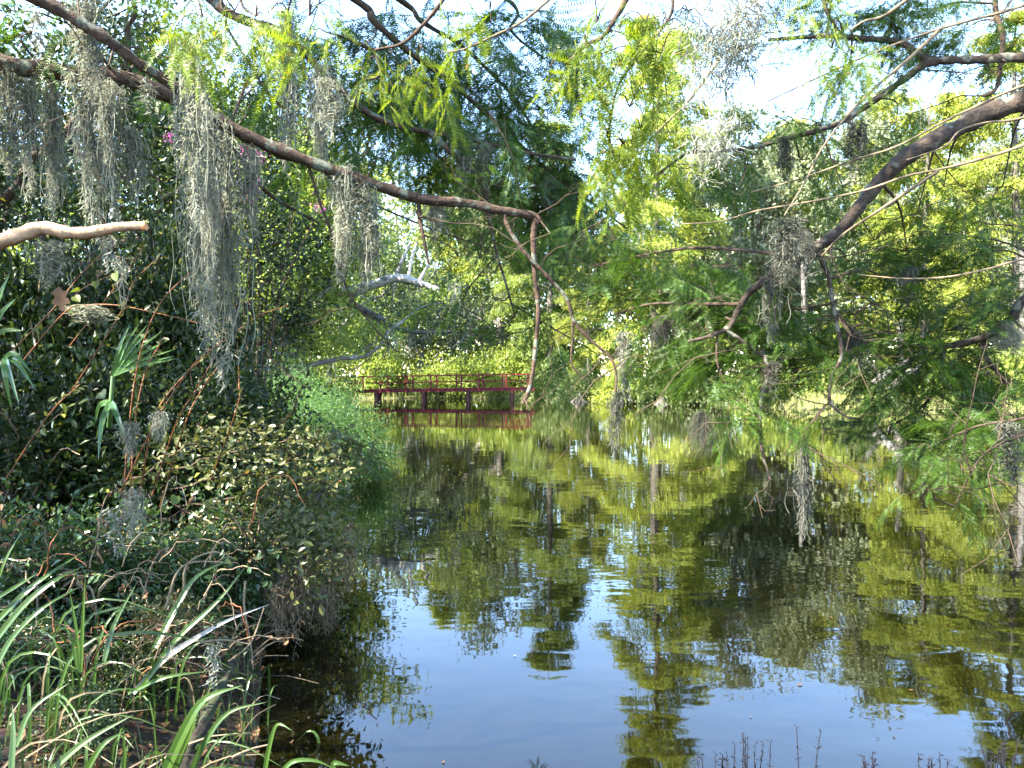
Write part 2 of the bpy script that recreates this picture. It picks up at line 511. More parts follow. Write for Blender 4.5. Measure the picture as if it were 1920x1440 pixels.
def gen_cypress(seed, h, spread, n_prim=58, low=0.05, leaf=0.31, per=66, nsub=12, mossy=0.3):
    rng = np.random.default_rng(seed)
    wood, crown, moss = MB(), MB(), MB()
    t = np.linspace(0, 1, 22)
    P = np.stack([0.25 * np.sin(t * 4 + seed) * t, 0.25 * np.cos(t * 3 + seed) * t, t * h], -1)
    r0 = 0.012 * h + 0.06
    rad = r0 * (1 - t) ** 0.85 + 0.02 + r0 * 0.7 * np.exp(-t * 26)
    wood.tube(P, rad, 9)
    pos, base, mp = [], [], []
    for i in range(n_prim):
        ti = low + (0.985 - low) * ((i + rng.uniform(0, 1)) / n_prim) ** 0.9
        a = rng.uniform(0, 6.283)
        Lb = spread * (1.02 - ti) ** 0.36 * rng.uniform(0.6, 1.12) * min(1, 0.6 + ti * 2)
        s = np.linspace(0, 1, 7)
        o = A([np.cos(a), np.sin(a), 0])
        start = A([np.interp(ti, t, P[:, k]) for k in range(3)])
        rise = rng.uniform(0.0, 0.55)
        B = start + o * (Lb * s)[:, None] + A([0, 0, 1]) * (Lb * (rise * s - (rise + 0.28) * s ** 2))[:, None]
        B += rng.normal(size=B.shape) * 0.04 * Lb * s[:, None] * 0.6
        wood.tube(B, np.linspace(0.02 * Lb ** 0.7 + 0.015, 0.008, 7), 5, cap=False)
        if rng.uniform() < mossy:
            mp.append(B[rng.integers(2, 7)])
        for j in range(nsub):
            sj = 0.18 + 0.82 * (j + rng.uniform()) / nsub
            p0 = A([np.interp(sj, s, B[:, k]) for k in range(3)])
            aa = a + (1 if j % 2 else -1) * rng.uniform(0.5, 1.2)
            Ls = Lb * 0.42 * (1.15 - sj) * rng.uniform(0.7, 1.2) + 0.35
            dd = A([np.cos(aa), np.sin(aa), rng.uniform(-0.55, 0.12)])
            u = rng.uniform(0, 1, per) ** 0.8
            q = p0 + dd * (Ls * u)[:, None] + A([0, 0, -1]) * (0.25 * Ls * u ** 2)[:, None] + rng.normal(size=(per, 3)) * A([0.24, 0.24, 0.17])
            pos.append(q)
            base.append(np.broadcast_to(dd, (per, 3)))
    pos = np.vstack(pos)
    leaves(crown, NARROW, pos, leaf, rng, droop=0.55, base=np.vstack(base), flat=0.35)
    if mp:
        moss_strips(moss, A(mp), rng, 0.6, 2.2, 0.035, 12)
    return wood, crown, moss if mp else None


def gen_broad(seed, h, spread, n_limb=9, leaf=0.16, per=64, clump=0.55, low=0.22, mossy=0.5, nsub=6, ntw=5):
    rng = np.random.default_rng(seed)
    wood, crown, moss = MB(), MB(), MB()
    ht = h * 0.72
    t = np.linspace(0, 1, 14)
    lean = rng.normal(size=2) * 0.06 * h
    P = np.stack([lean[0] * t ** 2 + 0.12 * np.sin(t * 5 + seed), lean[1] * t ** 2 + 0.12 * np.cos(t * 4 + seed), t * ht], -1)
    r0 = 0.02 * h + 0.05
    wood.tube(P, r0 * (1 - 0.8 * t) + r0 * 0.7 * np.exp(-t * 16), 9)
    pos, mp = [], []
    for i in range(n_limb):
        ti = low + (1 - low) * (i + rng.uniform(0, 0.8)) / n_limb
        a = i * 2.399 + rng.uniform(-0.5, 0.5)
        Ll = spread * (1.05 - 0.55 * ti) * rng.uniform(0.75, 1.15)
        up = (h - ti * ht) * rng.uniform(0.25, 0.62) * (0.5 + 0.9 * ti)
        p0 = A([np.interp(ti, t, P[:, k]) for k in range(3)])
        s = np.linspace(0, 1, 8)
        B = p0 + A([np.cos(a), np.sin(a), 0]) * (Ll * s)[:, None] + A([0, 0, 1]) * (up * s ** 1.4)[:, None]
        B[1:] += rng.normal(size=(7, 3)) * 0.035 * Ll
        wood.tube(B, np.linspace(r0 * 0.42, 0.03, 8), 6, cap=False)
        for j in range(nsub):
            sj = 0.3 + 0.7 * (j + rng.uniform()) / nsub
            q0 = A([np.interp(sj, s, B[:, k]) for k in range(3)])
            dd = nrm(A([np.cos(a), np.sin(a), 0.25]) * 0.6 + rand_dirs(1, rng)[0])
            q1 = q0 + dd * Ll * rng.uniform(0.22, 0.42)
            wood.tube(smooth([q0, (q0 + q1) / 2 + rng.normal(size=3) * 0.08, q1], 4), np.linspace(0.035, 0.012, 4), 4, cap=False)
            if rng.uniform() < mossy:
                mp.append(q0 + (q1 - q0) * rng.uniform())
            for k in range(ntw):
                c = q0 + (q1 - q0) * rng.uniform(0.4, 1.1) + rng.normal(size=3) * clump * 0.8
                pos.append(c + rng.normal(size=(per, 3)) * A([clump, clump, clump * 0.55]) * rng.uniform(0.4, 0.9))
    leaves(crown, LEAF2, np.vstack(pos), leaf, rng, droop=0.3, flat=0.3)
    if mp:
        moss_strips(moss, A(mp), rng, 0.5, 1.9, 0.032, 12)
    return wood, crown, moss if mp else None


def proto(name, gen, bark, leafm, mossm='moss'):
    w_, c_, m_ = gen
    return dict(trunk=w_.mesh(name + '_trunk', M[bark]), crown=c_.mesh(name + '_crown', M[leafm], False), moss=m_.mesh(name + '_moss', M[mossm], False) if m_ else None)


def plant_tree(p, name, label, cat, px, d, s=1.0, rz=0.0, group=None, sink=0.1, x=None):
    x = at(px, 720, d)[0] if x is None else x
    root = empty(name, (x, d, gz(x, d) - sink), rz, s)
    tag(root, label, cat, group)
    for k in ('trunk', 'crown', 'moss'):
        if p.get(k):
            o = link({'moss': 'hanging_moss'}.get(k, k), p[k], root)
            if k == 'moss':
                o['kind'] = 'stuff'
    return root


cyA = proto('cypress_a', gen_cypress(11, 25, 5.6), 'bark_far', 'cypress_far')
cyB = proto('cypress_b', gen_cypress(12, 20, 5.2, 50, mossy=0.5), 'bark_far', 'cypress_far')
cyC = proto('cypress_c', gen_cypress(13, 22, 4.8, 50, low=0.06, mossy=0.5), 'bark_far', 'cypress_far2')
okA = proto('oak_a', gen_broad(21, 21, 6.8, 14, mossy=0.8, leaf=0.27, clump=0.8, low=0.12), 'bark_grey', 'oak_grey')
okB = proto('oak_b', gen_broad(22, 15, 6.2, 12, mossy=0.9, leaf=0.24, clump=0.7, low=0.12), 'bark_grey', 'oak_far')
okC = proto('oak_c', gen_broad(23, 12, 6.5, 9, mossy=0.9, leaf=0.22, clump=0.65, low=0.25), 'bark_grey', 'oak_dark')
lmA = proto('gum_a', gen_broad(24, 13, 4.4, 13, leaf=0.2, clump=0.6, low=0.12, mossy=0.4), 'bark_grey', 'lime_leaf')
okD = proto('oak_d', gen_broad(26, 13, 6.0, 11, mossy=0.8, leaf=0.17, clump=0.55, low=0.2), 'bark_grey', 'cypress_far2')
lfA = proto('bank_tree_a', gen_broad(25, 11, 4.4, 11, leaf=0.12, per=70, clump=0.5, low=0.2, mossy=0), 'bark', 'shrub_dark')

G_FAR = 'trees standing round the far side of the pond'
TREES = [
    # proto, name, label, px, d, scale, rz
    (cyA, 'cypress_tree', 'tall yellow-green bald cypress on the far shore just right of the red bridge', 1230, 50, 1.1, 0.3),
    (cyB, 'cypress_tree', 'short yellow-green cypress leaning low over the water beside the tallest far cypress', 1105, 55, 0.62, 1.9),
    (cyB, 'cypress_tree', 'bright lime cypress on the right shore behind the sunny reed patch', 1735, 46, 0.98, 0.9),
    (cyA, 'cypress_tree', 'bright lime cypress cut by the right edge of the picture', 1905, 42, 0.92, 2.2),
    (cyC, 'cypress_tree', 'mid green cypress between the tallest far cypress and the grey oak', 1320, 56, 0.86, 4.0),
    (okA, 'oak_tree', 'silvery grey-green live oak draped in moss behind the right shore', 1410, 60, 1.22, 1.0),
    (okA, 'oak_tree', 'tall greyish oak hung with moss left of the bright right-hand cypresses', 1560, 57, 1.2, 3.6),
    (okA, 'oak_tree', 'pale grey oak showing between the two bright cypresses at right', 1830, 62, 1.2, 5.0),
    (cyC, 'cypress_tree', 'slim moss-hung cypress beside the right end of the red bridge', 1030, 61, 1.08, 0.5),
    (okC, 'oak_tree', 'dark blue-green spreading oak directly behind the middle of the red bridge', 790, 66, 1.0, 0.0),
    (okB, 'oak_tree', 'olive green oak with long moss behind the right half of the red bridge', 930, 70, 1.6, 2.0),
    (lmA, 'gum_tree', 'leafy lime green tree behind the left end of the red bridge', 690, 62, 0.8, 0.7),
    (cyB, 'cypress_tree', 'pale green cypress rising behind the dark spreading oak', 850, 78, 1.3, 2.6),
    (okB, 'oak_tree', 'oak on the left bank standing behind the bleached white limb', 560, 46, 1.3, 1.2),
    (lmA, 'gum_tree', 'sunlit leafy tree on the left bank above the feathery green bush', 500, 27, 0.95, 2.9),
    (okD, 'oak_tree', 'leaning oak on the left bank whose crown spreads over the pond', 545, 25.5, 0.92, 0.2),
    (cyB, 'cypress_tree', 'yellow-green cypress between the grey oaks behind the right shore', 1490, 64, 1.25, 3.1),
    (cyA, 'cypress_tree', 'lime cypress behind the twisted grey snag', 1650, 55, 0.95, 4.9),
    (lmA, 'gum_tree', 'leafy tree leaning over the left shore below the long limb', 520, 36, 1.0, 4.4),
]
for p_, nm, lb, px, d, s, rz in TREES:
    plant_tree(p_, nm, lb, 'tree', px, d, s, rz, G_FAR)

# left bank trees close by
G_BANK = 'tall trees on the near left bank'
for p_, nm, lb, px, d, s, rz in [
    (lfA, 'bank_tree', 'tall dark evergreen tree behind the left thicket, nearest the left edge', -100, 8.2, 0.66, 0.4),
    (lfA, 'bank_tree', 'tall dark evergreen tree behind the left thicket, under the thick limb', 190, 17, 1.0, 2.5),
    (lfA, 'bank_tree', 'dark evergreen tree right of the left thicket, beside the feathery bush', 350, 19, 0.95, 4.2),
    (lfA, 'bank_tree', 'dark bank tree farthest along the left shore', 470, 25, 1.1, 5.6),
]:
    plant_tree(p_, nm, lb, 'tree', px, d, s, rz, G_BANK)

# the wood that closes the view: one mass of crowns far behind
fw, ft = MB(), MB()
rng = np.random.default_rng(31)
fl = MB()
for k in range(64):
    a = -0.98 + 1.96 * k / 63 + rng.uniform(-0.02, 0.02)
    dist = rng.uniform(76, 100)
    x, y = math.sin(a) * dist, math.cos(a) * dist
    h = rng.uniform(21, 28) if not -0.1 < a < 0.13 else (rng.uniform(21, 25) if a < 0.05 else rng.uniform(17, 21))
    z0 = gz(x, y)
    ft.tube(A([(x, y, z0 - 0.2), (x + rng.normal() * 0.4, y, z0 + h * 0.5), (x + rng.normal() * 0.6, y, z0 + h * 0.9)]), [0.35, 0.25, 0.08], 6)
    nc = 105
    c = A([x, y, z0 + h * 0.48]) + rng.normal(size=(nc, 3)) * A([2.3, 2.3, h * 0.27])
    c[:, 2] = np.clip(c[:, 2], 0.6, z0 + h)
    pos = np.repeat(c, 30, axis=0) + rng.normal(size=(nc * 30, 3)) * A([0.8, 0.8, 0.5])
    leaves(fl if k % 2 == 1 else fw, LEAF2, pos, 0.56, rng, 0.3, flat=0.2)
wood = empty('distant_wood')
tag(wood, 'distant wood of green crowns closing the view behind the pond', 'wood', kind='stuff')
tag(fw.build('foliage', M['oak_far'], wood, False), kind='stuff')
tag(fl.build('foliage', M['lime_leaf'], wood, False), kind='stuff')
tag(ft.build('trunks', M['bark_grey'], wood), kind='stuff')

# ------------------------------------------------------------------ bleached oak limb on the left bank
root = empty('bleached_oak', at(545, 720, 30) * A([1, 1, 0]) + A([0, 0, gz(at(545, 720, 30)[0], 30) - 0.1]))
tag(root, 'old oak with bleached white limb and three stubs above the left shore', 'tree')
off = A(root.location)
b = MB()
tp_ = A([at(545, 790, 30), at(560, 650, 30), at(590, 560, 30), at(590, 440, 30.3), at(600, 330, 30.5)])
b.tube(smooth(tp_, 14) - off, np.linspace(0.42, 0.2, 14), 10)
b.build('trunk', M['bark_grey'], root)
b = MB()
lp = smooth([at(598, 545, 30), at(650, 548, 29.5), at(700, 534, 29.2), at(740, 522, 29), at(775, 527, 28.8), at(822, 545, 28.6)], 18)
b.tube(lp - off, np.linspace(0.26, 0.13, 18) * (1 + 0.08 * np.sin(np.arange(18) * 1.7)), 9)
limb = b.build('limb', M['bark_white'], root)
limb['label'] = 'bleached white limb with broken end'
for pts in ([(742, 520, 29), (755, 485, 29), (770, 455, 29)], [(765, 524, 28.9), (771, 490, 28.9), (782, 452, 28.9)], [(785, 528, 28.8), (797, 508, 28.7), (806, 492, 28.6)]):
    b = MB()
    b.tube(smooth([at(*q) for q in pts], 6) - off, np.linspace(0.085, 0.05, 6), 7)
    b.build('stub', M['bark_white'], limb)
b = MB()
b.tube(smooth([at(640, 560, 29.6), at(700, 590, 29.4), at(760, 620, 29), at(850, 622, 28.6)], 12) - off, np.linspace(0.16, 0.06, 12), 8)
b.build('limb', M['bark_grey'], root)
b = MB()
rng = np.random.default_rng(5)
c = A([at(px, py, d) for px, py, d in [(800, 590, 28.8), (830, 600, 28.6), (760, 600, 29), (850, 570, 28.6), (720, 575, 29.3), (860, 610, 28.5), (590, 330, 30), (620, 300, 30.5), (560, 300, 30), (650, 350, 30), (600, 260, 30.5), (540, 350, 29.8), (660, 290, 30), (700, 330, 30.5)]])
leaves(b, LEAF2, (np.repeat(c, 260, axis=0) + rng.normal(size=(len(c) * 260, 3)) * A([0.55, 0.55, 0.4])) - off, 0.13, rng, 0.3, flat=0.2)
b.build('crown', M['oak_dark'], root, False)
b = MB()
moss_strips(b, np.vstack([lp[4:14:3], A([at(700, 592, 29.4), at(740, 612, 29.1), at(800, 624, 28.8), at(770, 622, 28.9)])]) - off, rng, 0.4, 1.1, 0.04, 8)
b.build('hanging_moss', M['moss'], root, False)['kind'] = 'stuff'

# ------------------------------------------------------------------ red footbridge
BY = 53.0
root = empty('footbridge', (-5.3, BY, 0))
tag(root, 'long red wooden footbridge with two-bar railings crossing the far end of the pond', 'bridge')


def bz(px):
    return 0.78 + (px - 655) / 345 * 0.2


def bx_(px):
    return at(px, 720, BY)[0] + 5.3


stations = [620, 666, 714, 762, 808, 856, 898, 942, 990]
W_BR = 1.5
b = MB()
P = A([(bx_(p_), 0, bz(p_)) for p_ in np.linspace(610, 1002, 16)])
for yy, nm in ((0, 'edge_beam'), (W_BR, 'edge_beam')):
    b = MB()
    for k in range(15):
        b.box((P[k, 0], yy - 0.06, (P[k, 2] + P[k + 1, 2]) / 2 - 0.2), (P[k + 1, 0] + 0.01, yy + 0.06, (P[k, 2] + P[k + 1, 2]) / 2 - 0.02))
    b.build(nm, M['red'], root, False)
nb = 100
bd = MB(); bd.box((0, -0.1, 0), (0.145, W_BR + 0.1, 0.04))
bme = bd.mesh('board', M['red'], False)
for k in range(nb):
    px = 610 + 391 * k / nb
    o = link('board', bme, root)
    o.location = (bx_(px), 0, bz(px) + 0.005 + 0.006 * (k % 3))
pd = MB(); pd.box((-0.06, -0.06, -0.2), (0.06, 0.06, 1.06))
pd.box((-0.075, -0.075, 1.06), (0.075, 0.075, 1.09))
pme = pd.mesh('post', M['red'], False)
for yy in (-0.11, W_BR + 0.11):
    for k, px in enumerate(stations):
        o = link('post', pme, root)
        o.location = (bx_(px) + (0.0 if yy < 0 else 0.25), yy, bz(px))
    for nm, zz, hh in (('top_rail', 0.97, 0.09), ('middle_rail', 0.5, 0.08)):
        for k in range(len(stations) - 1):
            p0, p1 = stations[k], stations[k + 1]
            o_ = 0.0 if yy < 0 else 0.25
            x0, x1, z0, z1 = bx_(p0) + o_, bx_(p1) + o_, bz(p0) + zz, bz(p1) + zz
            b = MB()
            yo = yy - 0.085 if yy < 0 else yy + 0.085
            b.add([(x0, yo - 0.025, z0), (x1, yo - 0.025, z1), (x1, yo + 0.025, z1), (x0, yo + 0.025, z0), (x0, yo - 0.025, z0 + hh), (x1, yo - 0.025, z1 + hh), (x1, yo + 0.025, z1 + hh), (x0, yo + 0.025, z0 + hh)],
                  [(0, 3, 2, 1), (4, 5, 6, 7), (0, 1, 5, 4), (1, 2, 6, 5), (2, 3, 7, 6), (3, 0, 4, 7)])
            b.build(nm, M['red'], root, False)
for px in (705, 793, 877, 960):
    for yy in (0.12, W_BR - 0.12):
        b = MB()
        b.tube(A([(bx_(px), yy, -1.4), (bx_(px), yy, 0), (bx_(px), yy, bz(px) - 0.21)]), [0.17, 0.16, 0.16], 10)
        b.build('pile', M['pile'], root)
    b = MB()
    b.box((bx_(px) - 0.12, -0.05, bz(px) - 0.36), (bx_(px) + 0.12, W_BR + 0.05, bz(px) - 0.205))
    b.build('cross_beam', M['pile'], root, False)

# ------------------------------------------------------------------ shrubs
def gen_shrub(seed, rx, rz_, n, leaf, tpl, droop=0.2, clumps=40, stems=14, hollow=0.55, csz=0.16, low=0.0):
    """dome of stems and leaves, base at z = 0"""
    rng = np.random.default_rng(seed)
    st, fo = MB(), MB()
    d = rand_dirs(clumps, rng)
    d[:, 2] = np.abs(d[:, 2]) * (1 - low) + low * d[:, 2]
    rr = rng.uniform(hollow, 1.0, clumps)[:, None]
    c = d * rr * A([rx, rx, rz_]) * rng.uniform(0.8, 1.12, (clumps, 1))
    c[:, 2] = np.maximum(c[:, 2], 0.04 * rz_)
    for k in range(stems):
        e = c[k % clumps]
        p0 = A([rng.normal() * 0.08 * rx, rng.normal() * 0.08 * rx, -0.05])
        mid = (p0 + e) / 2 + A([0, 0, 0.22 * rz_]) + rng.normal(size=3) * 0.06 * rx
        st.tube(smooth([p0, mid, e], 8), np.linspace(0.010 * rx + 0.003, 0.003, 8), 5, cap=False)
    wts = rng.exponential(1.0, clumps) + 0.1
    cnt = np.maximum(6, (n * wts / wts.sum()).astype(int))
    per = cnt.sum()
    pos = np.repeat(c, cnt, axis=0) + rng.normal(size=(per, 3)) * np.repeat(csz * rng.uniform(0.6, 1.5, clumps), cnt)[:, None] * A([rx, rx, rz_ * 0.9])
    base = nrm(pos) * 0.7
    leaves(fo, tpl, pos, leaf, rng, droop, base=base, flat=0.3)
    return st, fo


def shrub_proto(name, gen, leafm, bark='wand'):
    s_, f_ = gen
    return dict(stem=s_.mesh(name + '_stem', M[bark]), foliage=f_.mesh(name + '_foliage', M[leafm], False))


shD = shrub_proto('shrub_d', gen_shrub(41, 1.0, 1.3, 8000, 0.056, LEAF6, csz=0.1, clumps=90, hollow=0.35, stems=60), 'shrub_dark')
shG = shrub_proto('shrub_g', gen_shrub(42, 0.8, 0.75, 4600, 0.046, LEAF6, csz=0.09, clumps=90, hollow=0.35, stems=60), 'shrub_gloss')
shO = shrub_proto('shrub_o', gen_shrub(43, 0.8, 0.6, 3000, 0.05, LEAF6, csz=0.1, clumps=60, hollow=0.4, stems=50), 'shrub_olive')
shF = shrub_proto('shrub_f', gen_shrub(44, 1.2, 1.5, 26000, 0.07, NARROW, 0.7, 110, csz=0.13, hollow=0.75), 'fern_leaf')
shL = shrub_proto('shrub_l', gen_shrub(45, 1.6, 1.6, 6500, 0.15, LEAF2, 0.3, 70, csz=0.16), 'lime_leaf')
shK = shrub_proto('shrub_k', gen_shrub(46, 1.6, 1.5, 6500, 0.14, LEAF2, 0.3, 70, csz=0.16), 'oak_far')


def plant(p, name, label, cat, px, d, s=1.0, rz=0.0, group=None, z=None, sink=0.05):
    x = at(px, 720, d)[0]
    root = empty(name, (x, d, (gz(x, d) if z is None else z) - sink), rz, s)
    tag(root, label, cat, group)
    for k, me in p.items():
        o = link(k, me, root)
        if k == 'foliage':
            o['kind'] = 'stuff'
    return root


G_TH = 'shrubs of the left bank thicket'
for p_, lb, px, d, s, rz in [
    (shD, 'dark leafy shrub filling the left edge of the thicket below the broken limb', 20, 6.2, (1.2, 1.2, 1.25), 0.0),
    (shD, 'dark leafy shrub behind the fan palm in the thicket', 170, 6.8, (1.1, 1.1, 1.5), 1.0),
    (shD, 'dark leafy shrub behind the tall reddish canes', 300, 6.8, (1.15, 1.15, 1.35), 2.1),
    (shD, 'dark leafy shrub under the longest moss curtain', 400, 7.6, (1.15, 1.15, 1.4), 3.3),
    (shD, 'dark bush at the right end of the thicket beside the feathery green bush', 455, 9.2, (1.1, 1.1, 1.35), 4.1),
    (shD, 'tall dark bush at the back of the thicket, at the left edge', 60, 8.8, (1.6, 1.6, 2.9), 5.0),
    (shD, 'tall dark bush at the back of the thicket, under the pink flowers', 330, 9.5, (1.5, 1.5, 2.5), 0.6),
    (shD, 'tall dark bush at the back of the thicket, behind the hanging moss', 200, 9.2, (1.5, 1.5, 3.0), 2.6),
    (shG, 'glossy small-leaved shrub at the left edge above the sedge', 60, 4.6, 1.05, 0.2),
    (shG, 'glossy small-leaved shrub below the bent palm leaves', 190, 4.9, 1.05, 1.7),
    (shG, 'glossy small-leaved shrub at the foot of the reddish canes', 330, 4.9, 0.95, 2.8),
    (shG, 'glossy round-leaved shrub hanging over the dark hollow at the water edge', 455, 5.2, (0.85, 0.85, 1.1), 4.0),
    (shG, 'low glossy shrub rising among the sedge at the left edge', 40, 3.75, 0.5, 1.3),
    (shD, 'low dark shrub rising among the sedge below the moss tangle', 215, 3.75, (0.36, 0.36, 0.3), 2.2),
    (shO, 'low olive shrub at the back of the sedge next to the dark hollow', 320, 3.85, (0.42, 0.42, 0.45), 3.4),
    (shG, 'small glossy shrub in front of the sedge blades near the left corner', 120, 3.1, 0.3, 4.4),
    (shO, 'olive brown elaeagnus shrub reaching out over the water', 500, 5.7, (1.0, 1.0, 1.15), 0.4),
    (shO, 'olive brown elaeagnus shrub nearest the feathery bush, tips over the pond', 560, 6.6, 0.85, 2.3),
    (shO, 'olive brown shrub behind the glossy shrub in mid thicket', 400, 6.0, 1.0, 3.9),
]:
    plant(p_, 'shrub', lb, 'shrub', px, d, s, rz, G_TH, sink=-0.3 if 'hollow' in lb else 0.05)
plant(shF, 'feathery_bush', 'feathery bright green bush bulging over the water on the left shore', 'bush', 612, 13.5, (1.0, 1.25, 0.92), 0.5)
plant(shF, 'feathery_bush', 'smaller feathery green bush tucked behind the larger one at the shore', 'bush', 540, 15.5, (1.0, 1.0, 1.05), 2.5)

G_SH = 'bushes along the far shore'
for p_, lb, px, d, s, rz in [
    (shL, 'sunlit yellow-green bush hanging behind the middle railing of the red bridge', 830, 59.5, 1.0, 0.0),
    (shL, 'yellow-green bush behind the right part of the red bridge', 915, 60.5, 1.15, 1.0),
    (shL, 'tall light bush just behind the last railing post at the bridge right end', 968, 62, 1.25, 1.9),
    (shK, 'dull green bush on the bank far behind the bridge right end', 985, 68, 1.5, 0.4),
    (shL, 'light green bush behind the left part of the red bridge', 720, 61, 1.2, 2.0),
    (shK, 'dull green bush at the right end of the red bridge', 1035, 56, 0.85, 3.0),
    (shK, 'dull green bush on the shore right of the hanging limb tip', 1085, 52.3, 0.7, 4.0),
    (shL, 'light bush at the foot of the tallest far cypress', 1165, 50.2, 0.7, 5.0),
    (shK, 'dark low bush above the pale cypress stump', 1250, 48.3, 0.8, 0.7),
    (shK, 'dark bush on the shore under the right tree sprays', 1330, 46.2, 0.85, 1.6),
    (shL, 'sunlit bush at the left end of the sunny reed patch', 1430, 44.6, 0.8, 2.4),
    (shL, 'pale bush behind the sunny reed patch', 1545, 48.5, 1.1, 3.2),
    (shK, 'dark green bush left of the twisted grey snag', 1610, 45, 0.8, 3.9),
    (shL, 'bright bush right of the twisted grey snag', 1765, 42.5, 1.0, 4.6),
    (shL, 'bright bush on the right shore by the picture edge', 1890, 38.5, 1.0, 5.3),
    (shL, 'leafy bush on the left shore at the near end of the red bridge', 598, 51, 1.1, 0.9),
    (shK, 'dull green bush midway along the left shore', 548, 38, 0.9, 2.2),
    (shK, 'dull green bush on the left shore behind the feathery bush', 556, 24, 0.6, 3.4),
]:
    plant(p_, 'shore_bush', lb, 'bush', px, d, (s * 1.5, s * 1.4, s * 1.9), rz, G_SH)

# ------------------------------------------------------------------ far reeds and grass (nobody could count them)
def blades(mb, pos, h, wid, rng, bend=0.3):
    n = len(pos)
    a = rng.uniform(0, 2 * math.pi, n)
    o = np.stack([np.cos(a), np.sin(a), np.zeros(n)], -1)
    sd = np.stack([-np.sin(a), np.cos(a), np.zeros(n)], -1) * wid * 0.5
    H = h * rng.uniform(0.5, 1.15, n)[:, None]
    k = rng.uniform(0.2, 1.0, n)[:, None] * bend
    z = A([0, 0, 1.0])
    m_ = pos + z * H * 0.6 + o * H * k * 0.3
    t_ = pos + z * H * (1 - 0.3 * k) + o * H * k
    V = np.stack([pos - sd, pos + sd, m_ + sd * 0.8, m_ - sd * 0.8, t_], 1).reshape(-1, 3)
    b_ = (np.arange(n) * 5)[:, None]
    mb.add(V, b_ + A([0, 1, 2, 3]))
    mb.t.append((b_ + A([3, 2, 4])) + (mb.n - len(V)))


rng = np.random.default_rng(61)
b = MB()
xs, ys = rng.uniform(-16, 36, 60000), rng.uniform(28, 68, 60000)
dd = pond_dist(xs, ys)
ok = (dd > -0.25) & (dd < 9) & (((xs > 13.5) & (dd < 7)) | ((ys > 57.5) & (xs < 3) & (rng.uniform(0, 1, 60000) < 0.5)))
xs, ys, dd = xs[ok], ys[ok], dd[ok]
blades(b, np.stack([xs, ys, ground_z(xs, ys) - 0.02], -1), np.where(dd < 1.2, 0.6, 0.3)[:, None] * 1.0, 0.05, rng)
tag(b.build('bank_grass', M['reed'], None, False), 'pale green grass and reeds along the far bank of the pond', 'grass', kind='stuff')

# ------------------------------------------------------------------ stumps, cypress knees, snag on the far shore
def stump(label, px, d, r, h, seed, mat='bark_white', cat='stump', name='cypress_stump'):
    rng = np.random.default_rng(seed)
    x = at(px, 720, d)[0]
    root = empty(name, (x, d, -0.15))
    tag(root, label, cat)
    b = MB()
    t = np.linspace(0, 1, 8)
    b.tube(np.stack([0.15 * r * t, 0 * t, t * (h + 0.15)], -1), r * (1.3 - 0.75 * t ** 0.6), 12)
    b.build('trunk', M[mat], root)
    for k in range(7):
        a = k * 0.9 + rng.uniform(0, 0.5)
        o = A([np.cos(a), np.sin(a), 0])
        b = MB()
        b.tube(smooth([A([0, 0, h * 0.5]) + o * r * 0.6, o * r * 1.3 + A([0, 0, h * 0.25]), o * r * 2.2 + A([0, 0, -0.1])], 6), np.linspace(r * 0.35, r * 0.14, 6), 6)
        b.build('root', M[mat], root)


stump('pale flared cypress stump on the shore below the tallest far cypress', 1240, 46.9, 0.32, 0.5, 1, 'bark_far')
stump('small pale cypress stump left of the larger flared stump', 1166, 48.8, 0.2, 0.35, 2, 'bark_far')
stump('grey-brown cypress base at the water line near the slim cypress', 1085, 51.0, 0.4, 0.7, 3, 'bark_far')
root = empty('snag', at(1690, 720, 41.5) * A([1, 1, 0]) + A([0, 0, 0.3]))
tag(root, 'twisted grey dead snag lying on the sunny right bank', 'dead tree')
off = A(root.location)
for pts, r0, r1 in (([(1640, 722, 41.5), (1672, 695, 41.4), (1700, 680, 41.3), (1730, 662, 41.2)], 0.3, 0.16), ([(1668, 730, 41.5), (1695, 705, 41.2), (1720, 690, 41), (1735, 668, 40.8)], 0.26, 0.12), ([(1655, 715, 41.5), (1640, 690, 41.6), (1622, 672, 41.8)], 0.15, 0.05)):
    b = MB()
    b.tube(smooth([at(*q) for q in pts], 10) - off, np.linspace(r0, r1, 10), 9)
    b.build('limb', M['bark_grey'], root)
for lb, px, d, h, r in (('pale straight dead trunk standing behind the sunny reeds', 1683, 47, 8.0, 0.32), ('grey bare trunk left of the pale dead trunk', 1502, 50, 9.5, 0.3), ('thin pale trunk close to the right picture edge', 1912, 40, 8.5, 0.3)):
    x = at(px, 720, d)[0]
    root = empty('dead_tree', (x, d, gz(x, d) - 0.1))
    tag(root, lb, 'dead tree')
    b = MB()
    t = np.linspace(0, 1, 10)
    b.tube(np.stack([0.2 * np.sin(t * 3), 0 * t, t * h], -1), r * (1 - 0.6 * t) + r * 0.6 * np.exp(-t * 14), 9)
    b.build('trunk', M['bark_grey'] if 'pale' in lb else M['bark_far'], root)
    for k in range(4):
        b = MB()
        a = k * 1.9
        z0 = h * (0.45 + 0.13 * k)
        b.tube(smooth([(0.1, 0, z0), (0.5 * math.cos(a), 0.5 * math.sin(a), z0 + 0.4), (1.3 * math.cos(a), 1.3 * math.sin(a), z0 + 0.7)], 6), np.linspace(0.08, 0.02, 6), 5)
        b.build('branch', M['bark_grey'], root)

